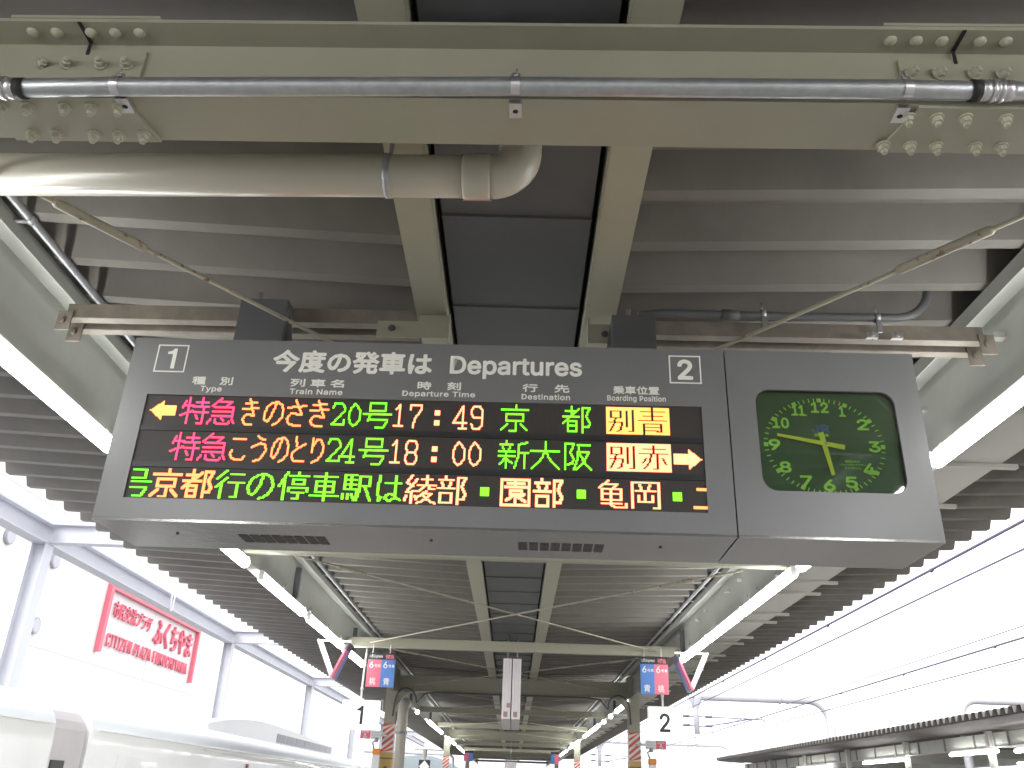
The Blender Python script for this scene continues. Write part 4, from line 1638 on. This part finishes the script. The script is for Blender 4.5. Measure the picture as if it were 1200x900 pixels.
b.box(14.68, 14.72, 26.0, 26.1, 2.86, 3.28)
b.build('hanger_rod', lamp_white, L, True)

# overhead line
WIRES = ((6.35, 4.88, 4.55, 'right'), (10.35, 4.78, 4.39, 'far right'))
for x, zm, zc, nm in WIRES:
    near = 'nearer' if x < 8 else 'farther'
    for zz, kind in ((zm, 'upper carrier'), (zc, 'lower contact')):
        W = empty('overhead_wire', (x, 20, zz), 0, f'{kind} wire of the {near} overhead line at right', 'overhead wire', 'overhead wires')
        b = MB()
        b.tube([(x, 2, zz), (x, 90, zz + 0.05)], 0.021 if kind[0] == 'u' else 0.014, 6)
        b.build('wire', wire_m, W, True)
        if kind[0] == 'u':
            for q in range(14):
                yy = (8.45 if x < 8 else 9.7) + q * 4.85
                b = MB()
                b.tube([(x, yy, zm), (x, yy, zc)], 0.006, 5)
                b.sphere((x, yy, zm), (0.035, 0.06, 0.035), 8)
                b.build('dropper', wire_m, W, True)


for x, zz, nm in ((13.5, 6.1, 'single high feeder wire above the opposite canopy'), (18.5, 6.6, 'thin outermost feeder wire beyond the opposite canopy')):
    W = empty('overhead_wire', (x, 20, zz), 0, nm, 'overhead wire', 'overhead wires')
    b = MB()
    b.tube([(x, 2, zz), (x, 60, zz - 0.1), (x, 110, zz)], 0.016, 6)
    b.build('wire', wire_m, W, True)


def gantry(y, xr, xl, ztop, r, label, bend=1.0, drop=True):
    Gt = empty('catenary_gantry', (xr, y, -1.1), 0, label, 'gantry', 'overhead line gantries')
    d = -1 if xl < xr else 1
    b = MB()
    pts = [(xr, y, -1.1), (xr, y, ztop - bend)]
    for k in range(1, 8):
        a = R_(90 * k / 7)
        pts.append((xr + d * bend * (1 - math.cos(a)), y, ztop - bend + bend * math.sin(a)))
    pts.append((xl, y, ztop))
    b.tube(pts, r, 14)
    b.tube([(xr + d * 2.4, y, ztop), (xr + d * 2.34, y, ztop)], r * 1.25, 14)
    b.build('mast', steel_bl, Gt, True)
    if drop:
        b = MB()
        b.tube([(xl, y, ztop + 0.05), (xl, y, ztop - 0.12), (xl, y, ztop - 0.55), (xl, y, ztop - 0.7), (xl, y, ztop - 1.75)], [0.34, 0.34, 0.16, 0.13, 0.13], 12)
        b.build('drop_tube', steel_bl, Gt, True)
        b = MB()
        b.tube([(xl - 0.6, y, ztop - 0.95), (xl + 3.2, y, ztop - 1.0), (xl + 3.35, y, ztop - 1.1)], 0.028, 8)
        b.tube([(xl - 0.6, y, ztop - 1.35), (xl + 0.3, y, ztop - 1.42), (xl + 2.6, y, ztop - 1.0)], 0.028, 8)
        for xx, zz in ((xl + 0.6, -0.96), (xl - 0.5, -0.95), (xl + 0.6, -1.38), (xl - 0.5, -1.36)):
            b.tube([(xx - 0.16, y, ztop + zz), (xx + 0.16, y, ztop + zz)], 0.06, 8)
        b.build('cantilever', wire_m, Gt, True)
    return Gt


gantry(45.0, 15.32, 8.84, 6.20, 0.22, 'curved steel pipe gantry rising behind the opposite canopy')
gantry(31.0, 14.95, 24.0, 4.93, 0.14, 'second curved pipe gantry at the right picture edge', bend=0.55, drop=False)
gantry(72.0, 16.5, 6.6, 5.40, 0.12, 'thin far gantry low between the platforms at right', bend=0.6)
gantry(72.5, -4.6, -11.5, 4.1, 0.10, 'thin far gantry low on the left side past the train', bend=0.4, drop=False)

sg = empty('diamond_sign', (-4.2, 45, -1.1), 0, 'small black marker sign with white diamond on a grey post', 'railway sign')
b = MB()
b.tube([(-4.22, 45.05, -1.1), (-4.22, 45.05, 3.3)], 0.11, 10)
b.box(-4.75, -3.3, 45.02, 45.1, 3.28, 3.34)
b.build('post', cream_far, sg, True)
b = MB()
b.box(-4.47, -3.93, 44.93, 44.95, 2.28, 2.86)
b.build('plate', black_b, sg, True)
b = MB()
b.prism([(-4.2, 2.30), (-3.95, 2.57), (-4.2, 2.84), (-4.45, 2.57)], 44.915, 44.928, 'y')
b.build('diamond', white_p, sg, True)

# distant wooded hill
b = MB()
rng = random.Random(3)
xs = [-700 + k * 25 for k in range(40)]
prof = []
for x in xs:
    h = 12 + 52 * math.exp(-((x + 150) / 75) ** 2) + 26 * math.exp(-((x + 290) / 90) ** 2) + 5 * math.sin(x * 0.017) + 3 * math.sin(x * 0.061 + 1)
    prof.append(max(6, h + rng.uniform(-1.2, 1.2)))
rows = []
for d, f in ((0, 0), (120, 0.55), (260, 0.9), (360, 1.0), (700, 0.7), (1000, 0.0)):
    rows.append([b.bm.verts.new((x, 1400 + d + 25 * math.sin(x * 0.01 + d), -1.3 + h * f)) for x, h in zip(xs, prof)])
for a, c in zip(rows, rows[1:]):
    for i in range(len(xs) - 1):
        b.face([a[i], a[i + 1], c[i + 1], c[i]], True)
tag(b.build('hills', hill_m), kind='structure')

# the air: one even box of haze round everything, the sky stays outside
hz = bpy.data.materials.new('haze_air')
hz.use_nodes = True
hn = hz.node_tree
hn.nodes.clear()
ho = hn.nodes.new('ShaderNodeOutputMaterial')
hv = hn.nodes.new('ShaderNodeVolumePrincipled')
hv.inputs['Color'].default_value = (0.80, 0.88, 1.0, 1)
hv.inputs['Density'].default_value = 0.00024
hv.inputs['Anisotropy'].default_value = 0.2
hn.links.new(hv.outputs[0], ho.inputs['Volume'])
b = MB()
b.box(-1510, 1510, -310, 2610, -2.6, 90)
tag(b.build('haze', hz), kind='stuff')
